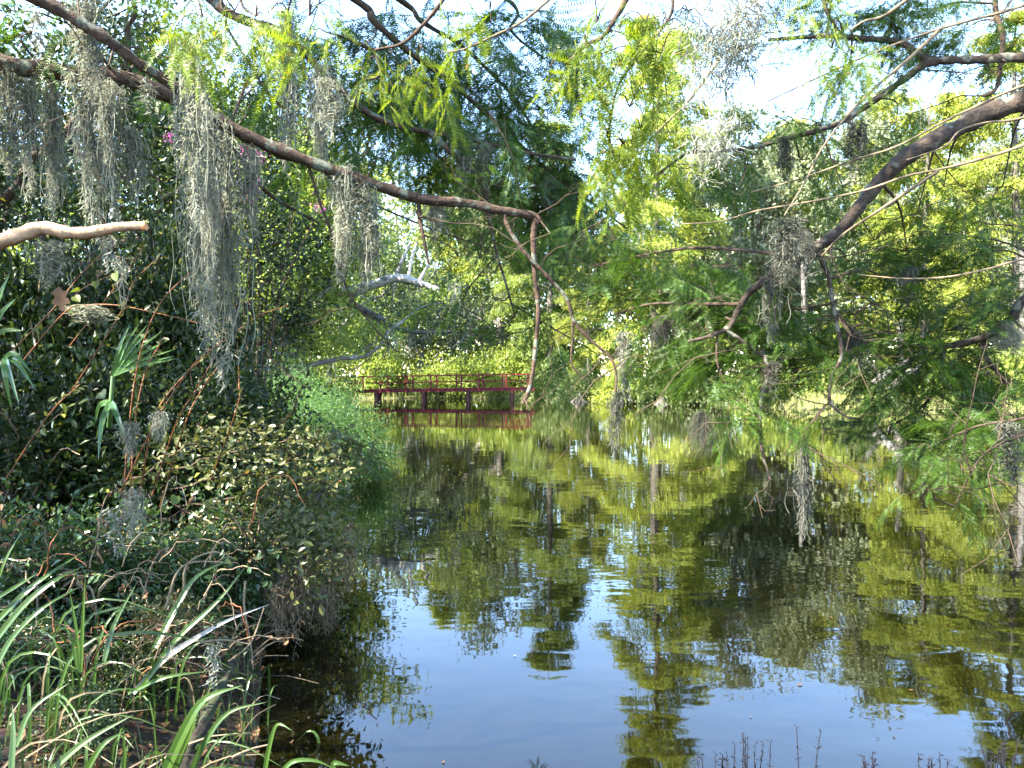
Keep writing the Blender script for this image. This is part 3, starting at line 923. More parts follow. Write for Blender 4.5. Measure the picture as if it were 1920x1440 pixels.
# ------------------------------------------------------------------ cypress sprays for the overhanging boughs
def gen_spray(seed, length=0.38, nb=15, bl=0.125, npair=13, needle=0.019, wid=0.0062, droop=0.35):
    """a twig along +Y carrying flat feathery branchlets on both sides"""
    rng = np.random.default_rng(seed)
    mb = MB()
    s = np.linspace(0, 1, 6)
    ax = np.stack([0.03 * np.sin(s * 3 + seed), length * s, -droop * length * s ** 2 * 0.6], -1)
    mb.tube(ax, np.linspace(0.0022, 0.001, 6), 4, cap=False)
    NT = A([(-0.5 * wid / needle, 0, 0), (0.5 * wid / needle, 0, 0), (0.25 * wid / needle, 0.75, 0), (0, 1, 0)])
    NF = A([(0, 1, 2), (0, 2, 3)])
    P, D, NN, S = [], [], [], []
    for i in range(nb):
        u = 0.08 + 0.92 * (i + rng.uniform(0, 0.5)) / nb
        p0 = A([np.interp(u, s, ax[:, k]) for k in range(3)])
        side = 1 if i % 2 else -1
        a = rng.uniform(0.5, 1.0) if i < nb - 1 else 0.1
        d = nrm(A([side * math.sin(a), math.cos(a), rng.uniform(-0.7, -0.05)]))
        Lb = bl * (1.1 - 0.45 * abs(u - 0.45)) * rng.uniform(0.8, 1.15)
        up = nrm(A([rng.normal() * 0.5, rng.normal() * 0.3, 1.0]))
        x = nrm(np.cross(d, up))
        up = np.cross(x, d)
        v = np.linspace(0.06, 1, npair)
        ctr = p0 + d * (Lb * v)[:, None] + A([0, 0, -1]) * (0.12 * Lb * v ** 2)[:, None]
        mb.add(np.vstack([p0 - x * 0.0008, p0 + x * 0.0008, ctr[-1]]), [(0, 1, 2)])
        for sg in (-1, 1):
            P.append(ctr)
            D.append(nrm(x * sg + d * 0.45 + up * 0.15)[None] + rng.normal(size=(npair, 3)) * 0.14)
            NN.append(np.broadcast_to(up, (npair, 3)) + rng.normal(size=(npair, 3)) * 0.2)
            S.append(needle * (np.sin(v * 2.7 + 0.25) * 0.75 + 0.3) * rng.uniform(0.85, 1.1, npair))
    mb.scatter(NT, NF, np.vstack(P), np.vstack(D), np.vstack(NN), np.concatenate(S))
    return mb


SPR = [gen_spray(70 + k, length=0.34 + 0.05 * (k % 3), nb=20 + k % 4) for k in range(5)]
SPR_ME = [s_.mesh('spray', M['spray'], False) for s_ in SPR]
SPR_LM = [gen_spray(80 + k, length=0.13 + 0.03 * k, nb=5 + k % 2, bl=0.165, npair=20, needle=0.02, wid=0.0055).mesh('spray', M['spray_lime'], False) for k in range(4)]


def frame(y, n):
    y = nrm(y)
    z = nrm(n - y * np.dot(n, y))
    x = np.cross(y, z)
    return x, y, z


def mat4(p, y, n, s):
    x, y, z = frame(A(y, float), A(n, float))
    m_ = np.eye(4)
    m_[:3, 0], m_[:3, 1], m_[:3, 2], m_[:3, 3] = x * s, y * s, z * s, p
    return m_


class Bough:
    """an overhanging tree: trunk out of frame, limbs as parts, sprays as sub-parts"""

    def __init__(self, name, label, base, seed):
        self.root = empty(name, base)
        tag(self.root, label, 'tree')
        self.off = A(base, float)
        self.rng = np.random.default_rng(seed)
        self.pts = []
        self.limbs = []
        self.rest = MB()
        self.count = 0

    def limb(self, pts, r0, r1, mat='bark', name='limb', parent=None, sides=9, wob=0.0, n=None, keep=True, label=None):
        """pts are (px, py, d); radii in photo pixels"""
        n = n or max(8, len(pts) * 7)
        q = smooth([at(*p_) for p_ in pts], n)
        dd = np.linspace(0, 1, n)
        rad = (r0 * (1 - dd) + r1 * dd) * q[:, 1] / FPX
        rad = rad * (1 + 0.10 * np.sin(np.arange(n) * 2.1 + r0) + wob * self.rng.normal(size=n))
        b = MB()
        b.tube(q - self.off, rad, sides if r0 < 8 else 14, rough=0.0 if r0 < 4 else 0.07)
        o = b.build(name, M[mat], parent or self.root)
        if label:
            o['label'] = label
        if keep:
            self.pts.append(q)
            self.limbs += [o] * n
        return o

    def twiglets(self, n, lmin, lmax, droop=0.2):
        rng = self.rng
        P = np.vstack(self.pts)
        for k in range(n):
            p0 = P[rng.integers(len(P))]
            L_ = rng.uniform(lmin, lmax)
            d_ = nrm(rand_dirs(1, rng)[0] * A([1, 0.8, 0.7]) + A([0, 0, -droop]))
            b = MB()
            q = [p0]
            for j in range(5):
                d_ = nrm(d_ + rng.normal(size=3) * 0.3 + A([0, 0, -0.1 * droop]))
                q.append(q[-1] + d_ * L_ / 5)
            b.tube(A(q) - self.off, np.linspace(0.0045, 0.0014, 6), 4, cap=False)
            for j in (2, 3, 4):
                e = nrm(d_ + rand_dirs(1, rng)[0] * 0.9)
                m_ = q[j] + e * L_ * 0.18
                b.tube(A([q[j], m_, m_ + nrm(e + rng.normal(size=3) * 0.4) * L_ * 0.15]) - self.off, [0.002, 0.0015, 0.001], 4, cap=False)
            b.build('twig', M['twig'], self.root)

    def nearest(self, c):
        P = np.vstack(self.pts)
        # prefer points above or level with the cluster
        w_ = np.linalg.norm((P - c) * A([1, 0.8, 1]), axis=1) + np.maximum(0, c[2] - P[:, 2]) * 0.6
        k = int(np.argmin(w_))
        return P[k], self.limbs[k]

    def cluster(self, px, py, d, n=7, size=1.0, spread=0.3, mats=None, reach=1.0, hang=0.45, cap=300):
        rng = self.rng
        mats = mats or SPR_ME
        c = at(px, py, d)
        p0, lo = self.nearest(c)
        v = c - p0
        if np.linalg.norm(v) > 0.12:
            mid = (p0 + c) / 2 + A([0, 0, 0.10 * np.linalg.norm(v)]) + rng.normal(size=3) * 0.05
            path = smooth([p0, mid, c], 8)
            b = MB()
            b.tube(path - self.off, np.linspace(0.007 + 0.004 * np.linalg.norm(v), 0.003, 8), 5, cap=False)
            b.build('twig', M['twig'], self.root)
        v = nrm(v * A([1, 1, 0.4]) + 1e-4)
        tw = MB()
        for k in range(n):
            dd = nrm(v * 0.7 + rand_dirs(1, rng)[0] * A([1, 1, 0.5]) + A([0, 0, -hang]))
            st = c + rng.normal(size=3) * spread * A([1, 1, 0.5]) * 0.8 if k else c
            if k:
                tw.tube(smooth([c, (c + st) / 2 + A([0, 0, 0.03]), st], 4) - self.off, [0.003, 0.0025, 0.002, 0.0018], 4, cap=False)
            s_ = size * rng.uniform(0.85, 1.4)
            m_ = mat4(st - self.off, dd, A([0, 0, 1.0]) + rng.normal(size=3) * 0.45, s_)
            if self.count < cap:
                o = link('leaf_spray', mats[rng.integers(len(mats))], self.root)
                o.matrix_local = Matrix(m_.tolist())
                self.count += 1
            else:
                self.rest.merge(SPR[rng.integers(len(SPR))], m_)
        if tw.v:
            tw.build('twig', M['twig'], self.root)

    def finish(self):
        if self.rest.v:
            o = self.rest.build('foliage', M['spray'], self.root, False)
            o['kind'] = 'stuff'


# ---- left tree: long brown limb across the upper left
TA = Bough('overhanging_cypress', 'cypress at the left edge sending a long brown limb out over the pond', (-5.2, 2.6, gz(-5.2, 2.6) - 0.1), 91)
b = MB()
b.tube(smooth([(-5.2, 2.6, 0), (-5.15, 2.7, 2.0), (-5.3, 2.6, 4.5), (-5.2, 2.4, 8.5), (-5.1, 2.4, 12)], 20) - A([5.2 * -1, 2.6, 0]) * 1.0, np.linspace(0.38, 0.12, 20), 12)
b.build('trunk', M['bark'], TA.root)
D1 = [(-1700, 20, 2.6), (-420, 60, 3.0), (-120, 105, 3.5), (0, 121, 3.6), (90, 134, 3.7), (180, 140, 3.75), (260, 155, 3.8), (340, 192, 3.9), (420, 232, 4.0), (500, 272, 4.1), (600, 310, 4.2), (700, 345, 4.3), (790, 373, 4.4), (870, 380, 4.45), (945, 396, 4.5), (1000, 405, 4.55), (1012, 418, 4.55)]
main = TA.limb(D1, 18, 6.5, 'bark', wob=0.03, n=70, label='long reddish brown limb with a broken tip')
TA.limb([(1003, 404, 4.55), (1000, 450, 4.55), (1003, 520, 4.56), (1009, 580, 4.56), (1003, 660, 4.55), (995, 720, 4.53), (980, 758, 4.5)], 5.5, 3.5, 'bark', 'branch')
TA.limb([(944, 396, 4.5), (955, 430, 4.5), (985, 475, 4.5), (1030, 522, 4.52), (1062, 560, 4.54), (1078, 605, 4.55), (1110, 640, 4.56), (1143, 668, 4.56), (1155, 700, 4.55), (1154, 735, 4.55)], 4.5, 2, 'bark', 'branch')
TA.limb([(1074, 600, 4.55), (1073, 640, 4.56), (1073, 685, 4.56), (1100, 712, 4.58), (1112, 722, 4.6)], 2.4, 1.2, 'twig', 'twig')
TA.limb([(785, 373, 4.4), (787, 410, 4.4), (795, 450, 4.4), (804, 496, 4.42)], 4.5, 2.5, 'bark', 'branch')
TA.limb([(1010, 410, 4.55), (1022, 425, 4.52), (1032, 438, 4.5)], 2, 0.6, 'bark', 'twig')
TA.limb([(575, 300, 4.2), (600, 380, 4.25), (622, 440, 4.3), (650, 540, 4.35), (690, 600, 4.4), (745, 660, 4.5)], 3, 1.3, 'twig', 'branch')
TA.limb([(590, 305, 4.2), (640, 350, 4.6), (705, 385, 5.0), (800, 425, 5.2), (900, 460, 5.4)], 3, 1.2, 'twig', 'branch')
TA.limb([(-1700, -420, 2.6), (-700, -260, 2.8), (-150, -90, 3.0), (60, -8, 3.2), (180, 60, 3.3), (250, 112, 3.4), (335, 168, 3.55), (360, 200, 3.6)], 16, 7, 'bark', wob=0.03)
TA.limb([(150, 45, 3.3), (200, 120, 3.7), (225, 160, 3.8)], 3, 2, 'twig', 'branch')
TA.limb([(-1700, -1500, 2.6), (-400, -620, 3.8), (200, -60, 4.2), (240, 60, 4.3), (235, 130, 4.3)], 6, 3, 'twig', 'branch')
TA.limb([(330, 190, 3.9), (430, 270, 4.4), (500, 360, 4.8), (600, 420, 5.2)], 6, 2, 'bark', 'branch')
TA.limb([(-1700, -1500, 2.6), (-400, -620, 3.8), (300, -90, 5.2), (420, 20, 5.0), (530, 62, 5.0), (600, 130, 5.1), (670, 198, 5.2), (740, 235, 5.3), (800, 247, 5.4), (880, 262, 5.5), (980, 285, 5.7), (1080, 300, 6.0)], 11, 2.5, 'bark', wob=0.03)
TA.limb([(806, 248, 5.4), (850, 290, 5.4), (890, 330, 5.45), (910, 358, 5.5), (915, 400, 5.5), (930, 470, 5.5), (945, 520, 5.5), (965, 590, 5.55)], 5.5, 1.6, 'bark', 'branch')
TA.limb([(910, 345, 5.5), (960, 352, 5.6), (1020, 350, 5.8)], 2.2, 1, 'twig', 'branch')
TA.limb([(-1700, -1500, 2.6), (-400, -620, 3.8), (350, -60, 4.4), (430, 60, 4.4), (500, 170, 4.5), (545, 212, 4.6)], 3.5, 1.8, 'twig', 'branch')
TA.limb([(-1700, -1500, 2.6), (-400, -620, 3.8), (620, -30, 5.6), (700, 40, 5.7), (770, 100, 5.9), (840, 150, 6.2), (930, 230, 6.6), (1040, 330, 7.0), (1110, 380, 7.3), (1175, 428, 7.5)], 8, 1.8, 'twig', 'limb')
TA.limb([(-1700, -1500, 2.6), (-400, -620, 3.8), (700, -30, 6.6), (790, 40, 6.8), (870, 90, 7.0), (960, 180, 7.2), (1010, 260, 7.3)], 7, 1.8, 'twig', 'limb')
TA.limb([(-1700, -1500, 2.6), (-400, -620, 3.8), (905, -30, 7), (960, 60, 7.2), (1020, 110, 7.4)], 6, 1.6, 'twig', 'limb')
TA.limb([(930, 480, 5.5), (880, 540, 5.6), (860, 590, 5.7)], 1.6, 0.8, 'twig', 'twig')
TA.limb([(960, 570, 5.55), (1010, 600, 5.6), (1080, 640, 5.7), (1130, 670, 5.8)], 1.6, 0.8, 'twig', 'twig')
# broken pale limb at the left edge
brk = TA.limb([(-1700, 640, 2.6), (-420, 520, 2.4), (-120, 490, 2.45), (-20, 460, 2.5), (40, 440, 2.52), (85, 427, 2.54), (130, 437, 2.55), (180, 434, 2.56), (230, 425, 2.57), (268, 424, 2.58)], 18, 8, 'bark_pale', wob=0.03, n=40, keep=False, label='pale peeling limb with a sawn orange end')
e0, e1 = at(267, 424, 2.58), at(274.5, 423.6, 2.581)
b = MB(); b.tube(A([e0, e0 * 0.5 + e1 * 0.5, e1]) - TA.off, A([9, 9.3, 8.2]) * 2.58 / FPX, 12); b.build('cut_end', M['cut'], brk)

for px, py, d, n, s in [
    # dark diagonal mass of boughs
    (640, 30, 6.0, 7, 1.3), (700, 60, 6.2, 7, 1.3), (760, 40, 6.8, 7, 1.4), (820, 90, 6.8, 8, 1.5), (880, 60, 7.0, 8, 1.5), (930, 110, 7.1, 9, 1.6), (870, 160, 6.8, 8, 1.5), (940, 200, 7.0, 9, 1.6),
    (985, 170, 7.2, 9, 1.6), (1000, 240, 7.2, 9, 1.6), (930, 270, 6.7, 8, 1.4), (980, 310, 6.9, 9, 1.5), (1040, 320, 7.0, 9, 1.5), (1070, 365, 7.2, 9, 1.3), (1110, 390, 7.3, 9, 1.3), (1150, 415, 7.4, 9, 1.2),
    (1030, 270, 7.2, 7, 1.4), (960, 30, 7.2, 7, 1.5), (1010, 60, 7.4, 8, 1.5), (1030, 120, 7.4, 7, 1.4), (1085, 60, 7.4, 4, 1.3), (780, 150, 6.2, 7, 1.3), (720, 130, 5.9, 6, 1.2),
    (850, 240, 5.6, 6, 1.1), (700, 220, 5.3, 6, 1.1), (760, 265, 5.5, 6, 1.1), (880, 300, 5.6, 6, 1.1), (820, 310, 5.6, 5, 1.1), (600, 170, 5.2, 5, 1.1), (650, 250, 5.3, 5, 1.0),
    (930, 560, 5.6, 4, 0.8), (870, 560, 5.7, 4, 0.9), (950, 480, 5.5, 4, 0.8), (1040, 620, 5.7, 5, 0.9), (1090, 650, 5.75, 5, 0.9), (1050, 410, 7.0, 5, 1.2), (960, 380, 6.2, 4, 1.0), (1000, 610, 5.6, 4, 0.8),
    (580, 60, 5.6, 5, 1.2), (640, 120, 5.6, 5, 1.2), (670, 170, 5.6, 5, 1.1), (730, 190, 5.6, 5, 1.1), (800, 200, 5.8, 5, 1.2), (560, 110, 5.1, 4, 1.0), (480, 40, 5.0, 4, 1.0), (900, 380, 5.5, 4, 0.9), (60, 60, 3.6, 5, 0.9), (130, 30, 3.7, 5, 0.9), (20, 20, 3.8, 5, 1.0), (270, 60, 4.3, 5, 0.9), (310, 110, 4.2, 4, 0.8),
]:
    TA.cluster(px, py, d, int(n * 1.45) if d > 5.05 else n, s * 1.08, spread=0.22 * d / 4.5)

# ---- right tree: thick limb and layered sprays
TB = Bough('overhanging_cypress', 'cypress at the right edge with a thick dark limb and layered green sprays', (6.2, 3.2, -0.3), 92)
b = MB()
b.tube(smooth([(0, 0, 0), (0.05, 0, 2.5), (-0.1, 0, 5.5), (0, 0.1, 11)], 20), np.linspace(0.5, 0.14, 20), 12)
b.build('trunk', M['bark'], TB.root)
TB.limb([(3539, -160, 3.2), (2600, -60, 3.4), (2250, 60, 3.5), (2050, 130, 3.6), (1920, 188, 3.7), (1850, 212, 3.75), (1790, 243, 3.8), (1740, 270, 3.82), (1690, 302, 3.85), (1655, 335, 3.9), (1620, 375, 3.92), (1595, 408, 3.95), (1560, 445, 4.0), (1500, 482, 4.1), (1440, 522, 4.2), (1405, 548, 4.25), (1385, 580, 4.3), (1365, 615, 4.35), (1325, 632, 4.4), (1290, 640, 4.45)], 23, 2.5, 'bark_dark', wob=0.04, n=80, label='thick dark knobbly limb')
TB.limb([(3539, 60, 3.2), (2400, 120, 4.2), (2050, 110, 4.5), (1920, 108, 4.6), (1830, 112, 4.65), (1745, 116, 4.7), (1700, 145, 4.75), (1640, 188, 4.8), (1570, 232, 4.9), (1480, 258, 5.0), (1400, 278, 5.1), (1290, 285, 5.2)], 11, 3, 'bark_dark', wob=0.03)
TB.limb([(1745, 116, 4.7), (1715, 100, 4.75), (1690, 80, 4.8), (1620, 72, 4.9), (1540, 68, 5.0), (1440, 75, 5.1)], 8, 3, 'bark_dark', 'branch')
TB.limb([(2300, -300, 4.6), (1900, -60, 4.8), (1880, 80, 4.75), (1870, 160, 4.7), (1845, 180, 4.7)], 6, 3, 'twig', 'branch')
TB.limb([(3500, 250, 3.2), (2700, 330, 3.6), (2150, 420, 4.0), (1990, 490, 4.2), (1920, 560, 4.3), (1895, 600, 4.35), (1860, 625, 4.4), (1800, 645, 4.5), (1740, 650, 4.6), (1700, 648, 4.7)], 13, 4, 'bark_dark', wob=0.03)
TB.limb([(1772, 645, 4.55), (1765, 690, 4.55), (1748, 740, 4.58), (1720, 770, 4.6), (1670, 800, 4.65)], 4, 1.8, 'bark_dark', 'branch')
TB.limb([(1842, 635, 4.45), (1850, 670, 4.45), (1880, 710, 4.5), (1900, 738, 4.5)], 5, 2.5, 'bark_dark', 'branch')
TB.limb([(1360, 618, 4.35), (1400, 645, 4.35), (1433, 668, 4.35), (1500, 672, 4.4), (1560, 670, 4.5)], 4, 1.8, 'bark_dark', 'branch')
TB.limb([(1433, 668, 4.35), (1440, 700, 4.33), (1428, 740, 4.32), (1424, 800, 4.3), (1430, 850, 4.3), (1444, 898, 4.28)], 4.5, 2.6, 'bark_dark', 'branch')
TB.limb([(1530, 468, 4.1), (1552, 515, 4.12), (1562, 575, 4.14), (1578, 662, 4.16), (1560, 705, 4.18), (1556, 752, 4.2), (1585, 780, 4.2), (1610, 785, 4.22)], 5, 2, 'bark_dark', 'branch')
TB.limb([(1562, 580, 4.14), (1600, 620, 4.2), (1650, 670, 4.3), (1690, 710, 4.4)], 3, 1.4, 'twig', 'branch')
TB.limb([(1345, 625, 4.4), (1345, 680, 4.4), (1365, 725, 4.4), (1395, 765, 4.4), (1420, 775, 4.42)], 2.4, 1.2, 'twig', 'branch')
TB.limb([(1556, 752, 4.2), (1530, 780, 4.2), (1508, 815, 4.2), (1503, 832, 4.2)], 1.6, 1.0, 'twig', 'twig')
TB.limb([(1290, 285, 5.2), (1230, 330, 5.4), (1150, 400, 5.6), (1080, 440, 5.8)], 3, 1.5, 'twig', 'branch')
TB.limb([(1500, 482, 4.1), (1400, 470, 4.5), (1300, 465, 4.9), (1200, 480, 5.2), (1110, 500, 5.5)], 4, 1.5, 'twig', 'branch')
TB.limb([(1390, 570, 4.3), (1300, 570, 4.7), (1220, 570, 5.0), (1150, 590, 5.3)], 4, 1.5, 'twig', 'branch')
TB.limb([(3450, 620, 3.2), (2700, 720, 3.2), (2100, 760, 3.2), (1980, 770, 3.4), (1900, 788, 3.5), (1830, 800, 3.6), (1740, 840, 3.7)], 4, 1.5, 'twig', 'branch')
TB.limb([(3450, 640, 3.2), (2600, 740, 3.2), (2000, 790, 3.2), (1920, 815, 3.3), (1870, 835, 3.35), (1830, 870, 3.4), (1790, 950, 3.45)], 3, 1.2, 'twig', 'branch')
# straight bare wands
for pts in ([(2150, -70, 3.2), (1920, 10, 3.3), (1840, 33, 3.4), (1760, 55, 3.5), (1660, 90, 3.6), (1550, 138, 3.7), (1440, 190, 3.9)],
            [(1760, 57, 3.5), (1710, 105, 3.5), (1640, 165, 3.5), (1590, 215, 3.5), (1540, 280, 3.5), (1510, 340, 3.5), (1470, 405, 3.5)],
            [(2200, 60, 3.0), (1920, 160, 3.2), (1840, 195, 3.3), (1770, 228, 3.4), (1680, 275, 3.5), (1600, 300, 3.6), (1500, 335, 3.8), (1410, 360, 4.0)],
            [(2200, 170, 3.0), (1920, 272, 3.1), (1850, 295, 3.2), (1760, 318, 3.3), (1700, 330, 3.35), (1620, 357, 3.4), (1520, 378, 3.5), (1420, 395, 3.6), (1350, 415, 3.7), (1280, 420, 3.8)],
            [(2100, 160, 3.2), (1920, 220, 3.3), (1850, 230, 3.35), (1800, 245, 3.4), (1770, 275, 3.4), (1700, 300, 3.5)],
            [(2150, 440, 3.6), (1920, 486, 3.7), (1850, 505, 3.75), (1770, 520, 3.8), (1690, 522, 3.9), (1610, 515, 4.0)],
            [(1760, 320, 3.3), (1700, 360, 3.4), (1640, 400, 3.5), (1580, 440, 3.6), (1540, 480, 3.7)],
            [(2000, -40, 3.6), (1880, 20, 3.6), (1850, 55, 3.6)],
            [(1740, -30, 3.0), (1660, 28, 3.1), (1620, 40, 3.1), (1590, 60, 3.1)],
            [(1350, 110, 2.6), (1290, 190, 2.6), (1240, 240, 2.6), (1195, 290, 2.6)]):
    if pts[0][0] >= 2000:
        pts = [(3450, pts[0][1] - 250, 3.2), (2750, pts[0][1] - 140, 3.2)] + pts
    TB.limb(pts, 3.9, 1.2, 'wand', 'bare_shoot', sides=6, wob=0.05, keep=False)

for px, py, d, n, s in [
    (1090, 440, 5.6, 6, 0.9), (1150, 450, 5.5, 6, 0.9), (1130, 500, 5.4, 7, 1.0), (1190, 500, 5.3, 7, 1.0), (1240, 480, 5.1, 7, 1.0), (1180, 560, 5.2, 7, 1.0), (1240, 550, 5.0, 8, 1.0), (1300, 500, 4.9, 7, 0.9), (1290, 570, 4.8, 8, 1.0),
    (1200, 610, 5.2, 7, 0.9), (1260, 630, 4.9, 8, 1.0), (1320, 620, 4.6, 8, 0.9), (1340, 560, 4.6, 7, 0.9), (1360, 500, 4.6, 6, 0.9), (1370, 660, 4.5, 8, 0.9), (1310, 680, 4.6, 8, 0.9), (1420, 610, 4.5, 8, 0.9), (1430, 560, 4.5, 6, 0.9),
    (1400, 700, 4.4, 7, 0.8), (1470, 640, 4.5, 8, 0.9), (1480, 580, 4.5, 7, 0.9), (1480, 700, 4.5, 6, 0.8), (1530, 620, 4.5, 7, 0.9), (1530, 670, 4.5, 7, 0.8), (1590, 640, 4.5, 7, 0.9), (1600, 590, 4.4, 6, 0.8), (1640, 640, 4.6, 7, 0.9), (1390, 745, 4.4, 5, 0.8), (1420, 780, 4.4, 4, 0.7),
    (1690, 620, 4.7, 7, 0.9), (1720, 650, 4.6, 8, 0.9), (1680, 680, 4.6, 7, 0.9), (1740, 690, 4.6, 7, 0.9), (1780, 620, 4.6, 7, 0.9), (1800, 670, 4.5, 7, 0.9), (1850, 600, 4.5, 6, 0.9), (1840, 690, 4.5, 7, 0.9), (1890, 650, 4.4, 6, 0.9), (1880, 720, 4.4, 7, 0.9),
    (1790, 740, 4.5, 7, 0.9), (1720, 760, 4.6, 7, 0.9), (1680, 790, 4.6, 7, 0.9), (1640, 790, 4.6, 5, 0.8), (1760, 800, 4.4, 7, 0.8), (1830, 770, 4.3, 7, 0.9), (1900, 780, 4.0, 7, 0.9),
    (1460, 60, 5.1, 6, 1.0), (1530, 60, 5.0, 7, 1.0), (1610, 50, 4.9, 7, 1.0), (1680, 60, 4.9, 7, 1.0), (1740, 30, 4.9, 7, 1.0), (1800, 60, 4.9, 7, 1.0), (1860, 50, 4.8, 7, 1.0), (1650, 130, 4.9, 6, 0.9), (1580, 130, 5.0, 6, 1.0), (1560, 0, 5.1, 6, 1.0), (1660, -10, 5.0, 6, 1.0), (1790, -10, 4.9, 6, 1.0), (1890, 0, 4.8, 6, 1.0),
    (1480, 230, 5.1, 6, 0.9), (1540, 235, 5.0, 6, 0.9), (1600, 250, 4.9, 6, 0.9), (1420, 290, 5.1, 5, 0.9), (1500, 300, 5.0, 5, 0.9), (1630, 290, 4.8, 5, 0.9), (1680, 230, 4.8, 4, 0.8), (1330, 300, 5.2, 5, 0.9), (1260, 310, 5.3, 5, 0.9), (1580, 350, 4.8, 5, 0.9),
    (1720, 400, 4.4, 5, 0.9), (1780, 440, 4.4, 6, 0.9), (1850, 420, 4.4, 5, 0.9), (1830, 480, 4.4, 6, 0.9), (1700, 470, 4.4, 5, 0.9), (1640, 450, 4.4, 5, 0.8), (1770, 350, 4.4, 4, 0.8), (1880, 350, 4.4, 5, 0.9), (1590, 490, 4.4, 5, 0.8), (1900, 520, 4.4, 5, 0.9), (1660, 540, 4.5, 4, 0.8), (1720, 560, 4.6, 5, 0.8), (1050, 480, 5.7, 4, 0.8),
]:
    TB.cluster(px, py, d, n + (2 if py > 430 else 0), s, spread=0.21, hang=0.3)
for px, py, d, n, s in [(1890, 770, 3.5, 6, 0.8), (1840, 790, 3.6, 7, 0.8), (1780, 815, 3.65, 7, 0.8), (1720, 840, 3.7, 5, 0.7), (1900, 830, 3.3, 5, 0.8), (1860, 850, 3.4, 5, 0.7), (1830, 880, 3.4, 4, 0.6), (1800, 930, 3.45, 4, 0.6)]:
    TB.cluster(px, py, d, max(2, n - 3), s * 0.9, spread=0.12, cap=330)

# ---- tree overhead: fresh lime fronds hanging into the top of the picture
TC = Bough('overhead_cypress', 'cypress above the viewer letting fresh lime fronds hang into the top of the picture', (0.6, -2.2, gz(0.6, -2.2) - 0.1), 93)
b = MB()
b.tube(smooth([(0, 0, 0), (0, 0.1, 2.5), (0.1, 0.3, 6), (0.1, 0.4, 11)], 20), np.linspace(0.4, 0.12, 20), 12)
b.build('trunk', M['bark'], TC.root)
TC.limb([(900, -2600, 0.6), (700, -700, 1.6), (560, -170, 2.3), (470, -60, 2.5), (380, -40, 2.5), (290, -20, 2.5)], 16, 3, 'bark')
TC.limb([(700, -700, 1.6), (820, -160, 2.5), (850, -40, 2.7), (770, 70, 2.75), (700, 95, 2.8)], 7, 2, 'bark')
TC.limb([(1040, -10, 2.7), (980, 40, 2.7), (920, 70, 2.7), (870, 92, 2.7), (830, 98, 2.75)], 3, 1.2, 'wand', 'bare_shoot')
TC.limb([(900, -2600, 0.6), (1060, -600, 1.7), (1150, -140, 2.3), (1180, -30, 2.4), (1150, 40, 2.4), (1130, 70, 2.4)], 14, 2.5, 'bark')
TC.limb([(1150, -140, 2.3), (1240, -50, 2.3), (1260, 20, 2.3), (1210, 90, 2.35), (1160, 160, 2.4), (1140, 250, 2.5)], 4, 2, 'twig', 'branch')
TC.limb([(1060, -600, 1.7), (1400, -260, 2.2), (1530, -60, 2.5), (1550, 20, 2.5), (1580, 70, 2.5)], 8, 2, 'twig', 'branch')
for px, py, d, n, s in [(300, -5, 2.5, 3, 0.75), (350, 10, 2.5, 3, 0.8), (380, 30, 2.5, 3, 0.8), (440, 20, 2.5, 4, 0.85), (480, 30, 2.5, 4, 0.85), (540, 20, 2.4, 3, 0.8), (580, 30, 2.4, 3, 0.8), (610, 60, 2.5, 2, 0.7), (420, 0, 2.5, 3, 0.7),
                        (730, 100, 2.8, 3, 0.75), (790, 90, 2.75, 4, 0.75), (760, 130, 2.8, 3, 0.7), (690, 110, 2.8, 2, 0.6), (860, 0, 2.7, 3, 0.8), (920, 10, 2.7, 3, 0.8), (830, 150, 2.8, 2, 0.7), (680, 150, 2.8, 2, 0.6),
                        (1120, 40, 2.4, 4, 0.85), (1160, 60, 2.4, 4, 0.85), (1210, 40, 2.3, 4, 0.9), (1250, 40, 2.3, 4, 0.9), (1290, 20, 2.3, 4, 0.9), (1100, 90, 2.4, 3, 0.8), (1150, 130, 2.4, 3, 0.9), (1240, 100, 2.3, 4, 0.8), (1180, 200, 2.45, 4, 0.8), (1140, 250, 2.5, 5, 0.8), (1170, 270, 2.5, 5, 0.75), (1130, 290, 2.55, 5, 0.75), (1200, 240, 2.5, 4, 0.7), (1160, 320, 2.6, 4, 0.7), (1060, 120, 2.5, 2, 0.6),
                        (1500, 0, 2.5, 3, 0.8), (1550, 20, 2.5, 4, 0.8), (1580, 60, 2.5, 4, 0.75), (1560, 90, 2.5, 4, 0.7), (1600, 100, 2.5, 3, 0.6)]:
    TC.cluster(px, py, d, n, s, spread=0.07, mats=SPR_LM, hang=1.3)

# crown foliage added out of view on three trees to shade bank and boughs
TS = A(to_sun)


def sun_gap_mask(pos):
    """leafless gaps in the canopy where the sun reaches the bank"""
    h_ = pos - TS * ((pos[:, 2] - 0.9) / TS[2])[:, None]
    bad = np.zeros(len(pos), bool)
    for x_, y_, r_ in ((-1.6, 5.2, 0.95), (-1.85, 3.1, 0.3), (-2.6, 4.5, 0.35), (-1.45, 2.7, 0.25), (-3.4, 5.4, 0.4), (-2.3, 6.4, 0.5), (-3.0, 3.6, 0.25)):  # bank spots kept clear of added leaves so sun lands there
        bad |= np.hypot(h_[:, 0] - x_, h_[:, 1] - y_) < r_
    return ~bad


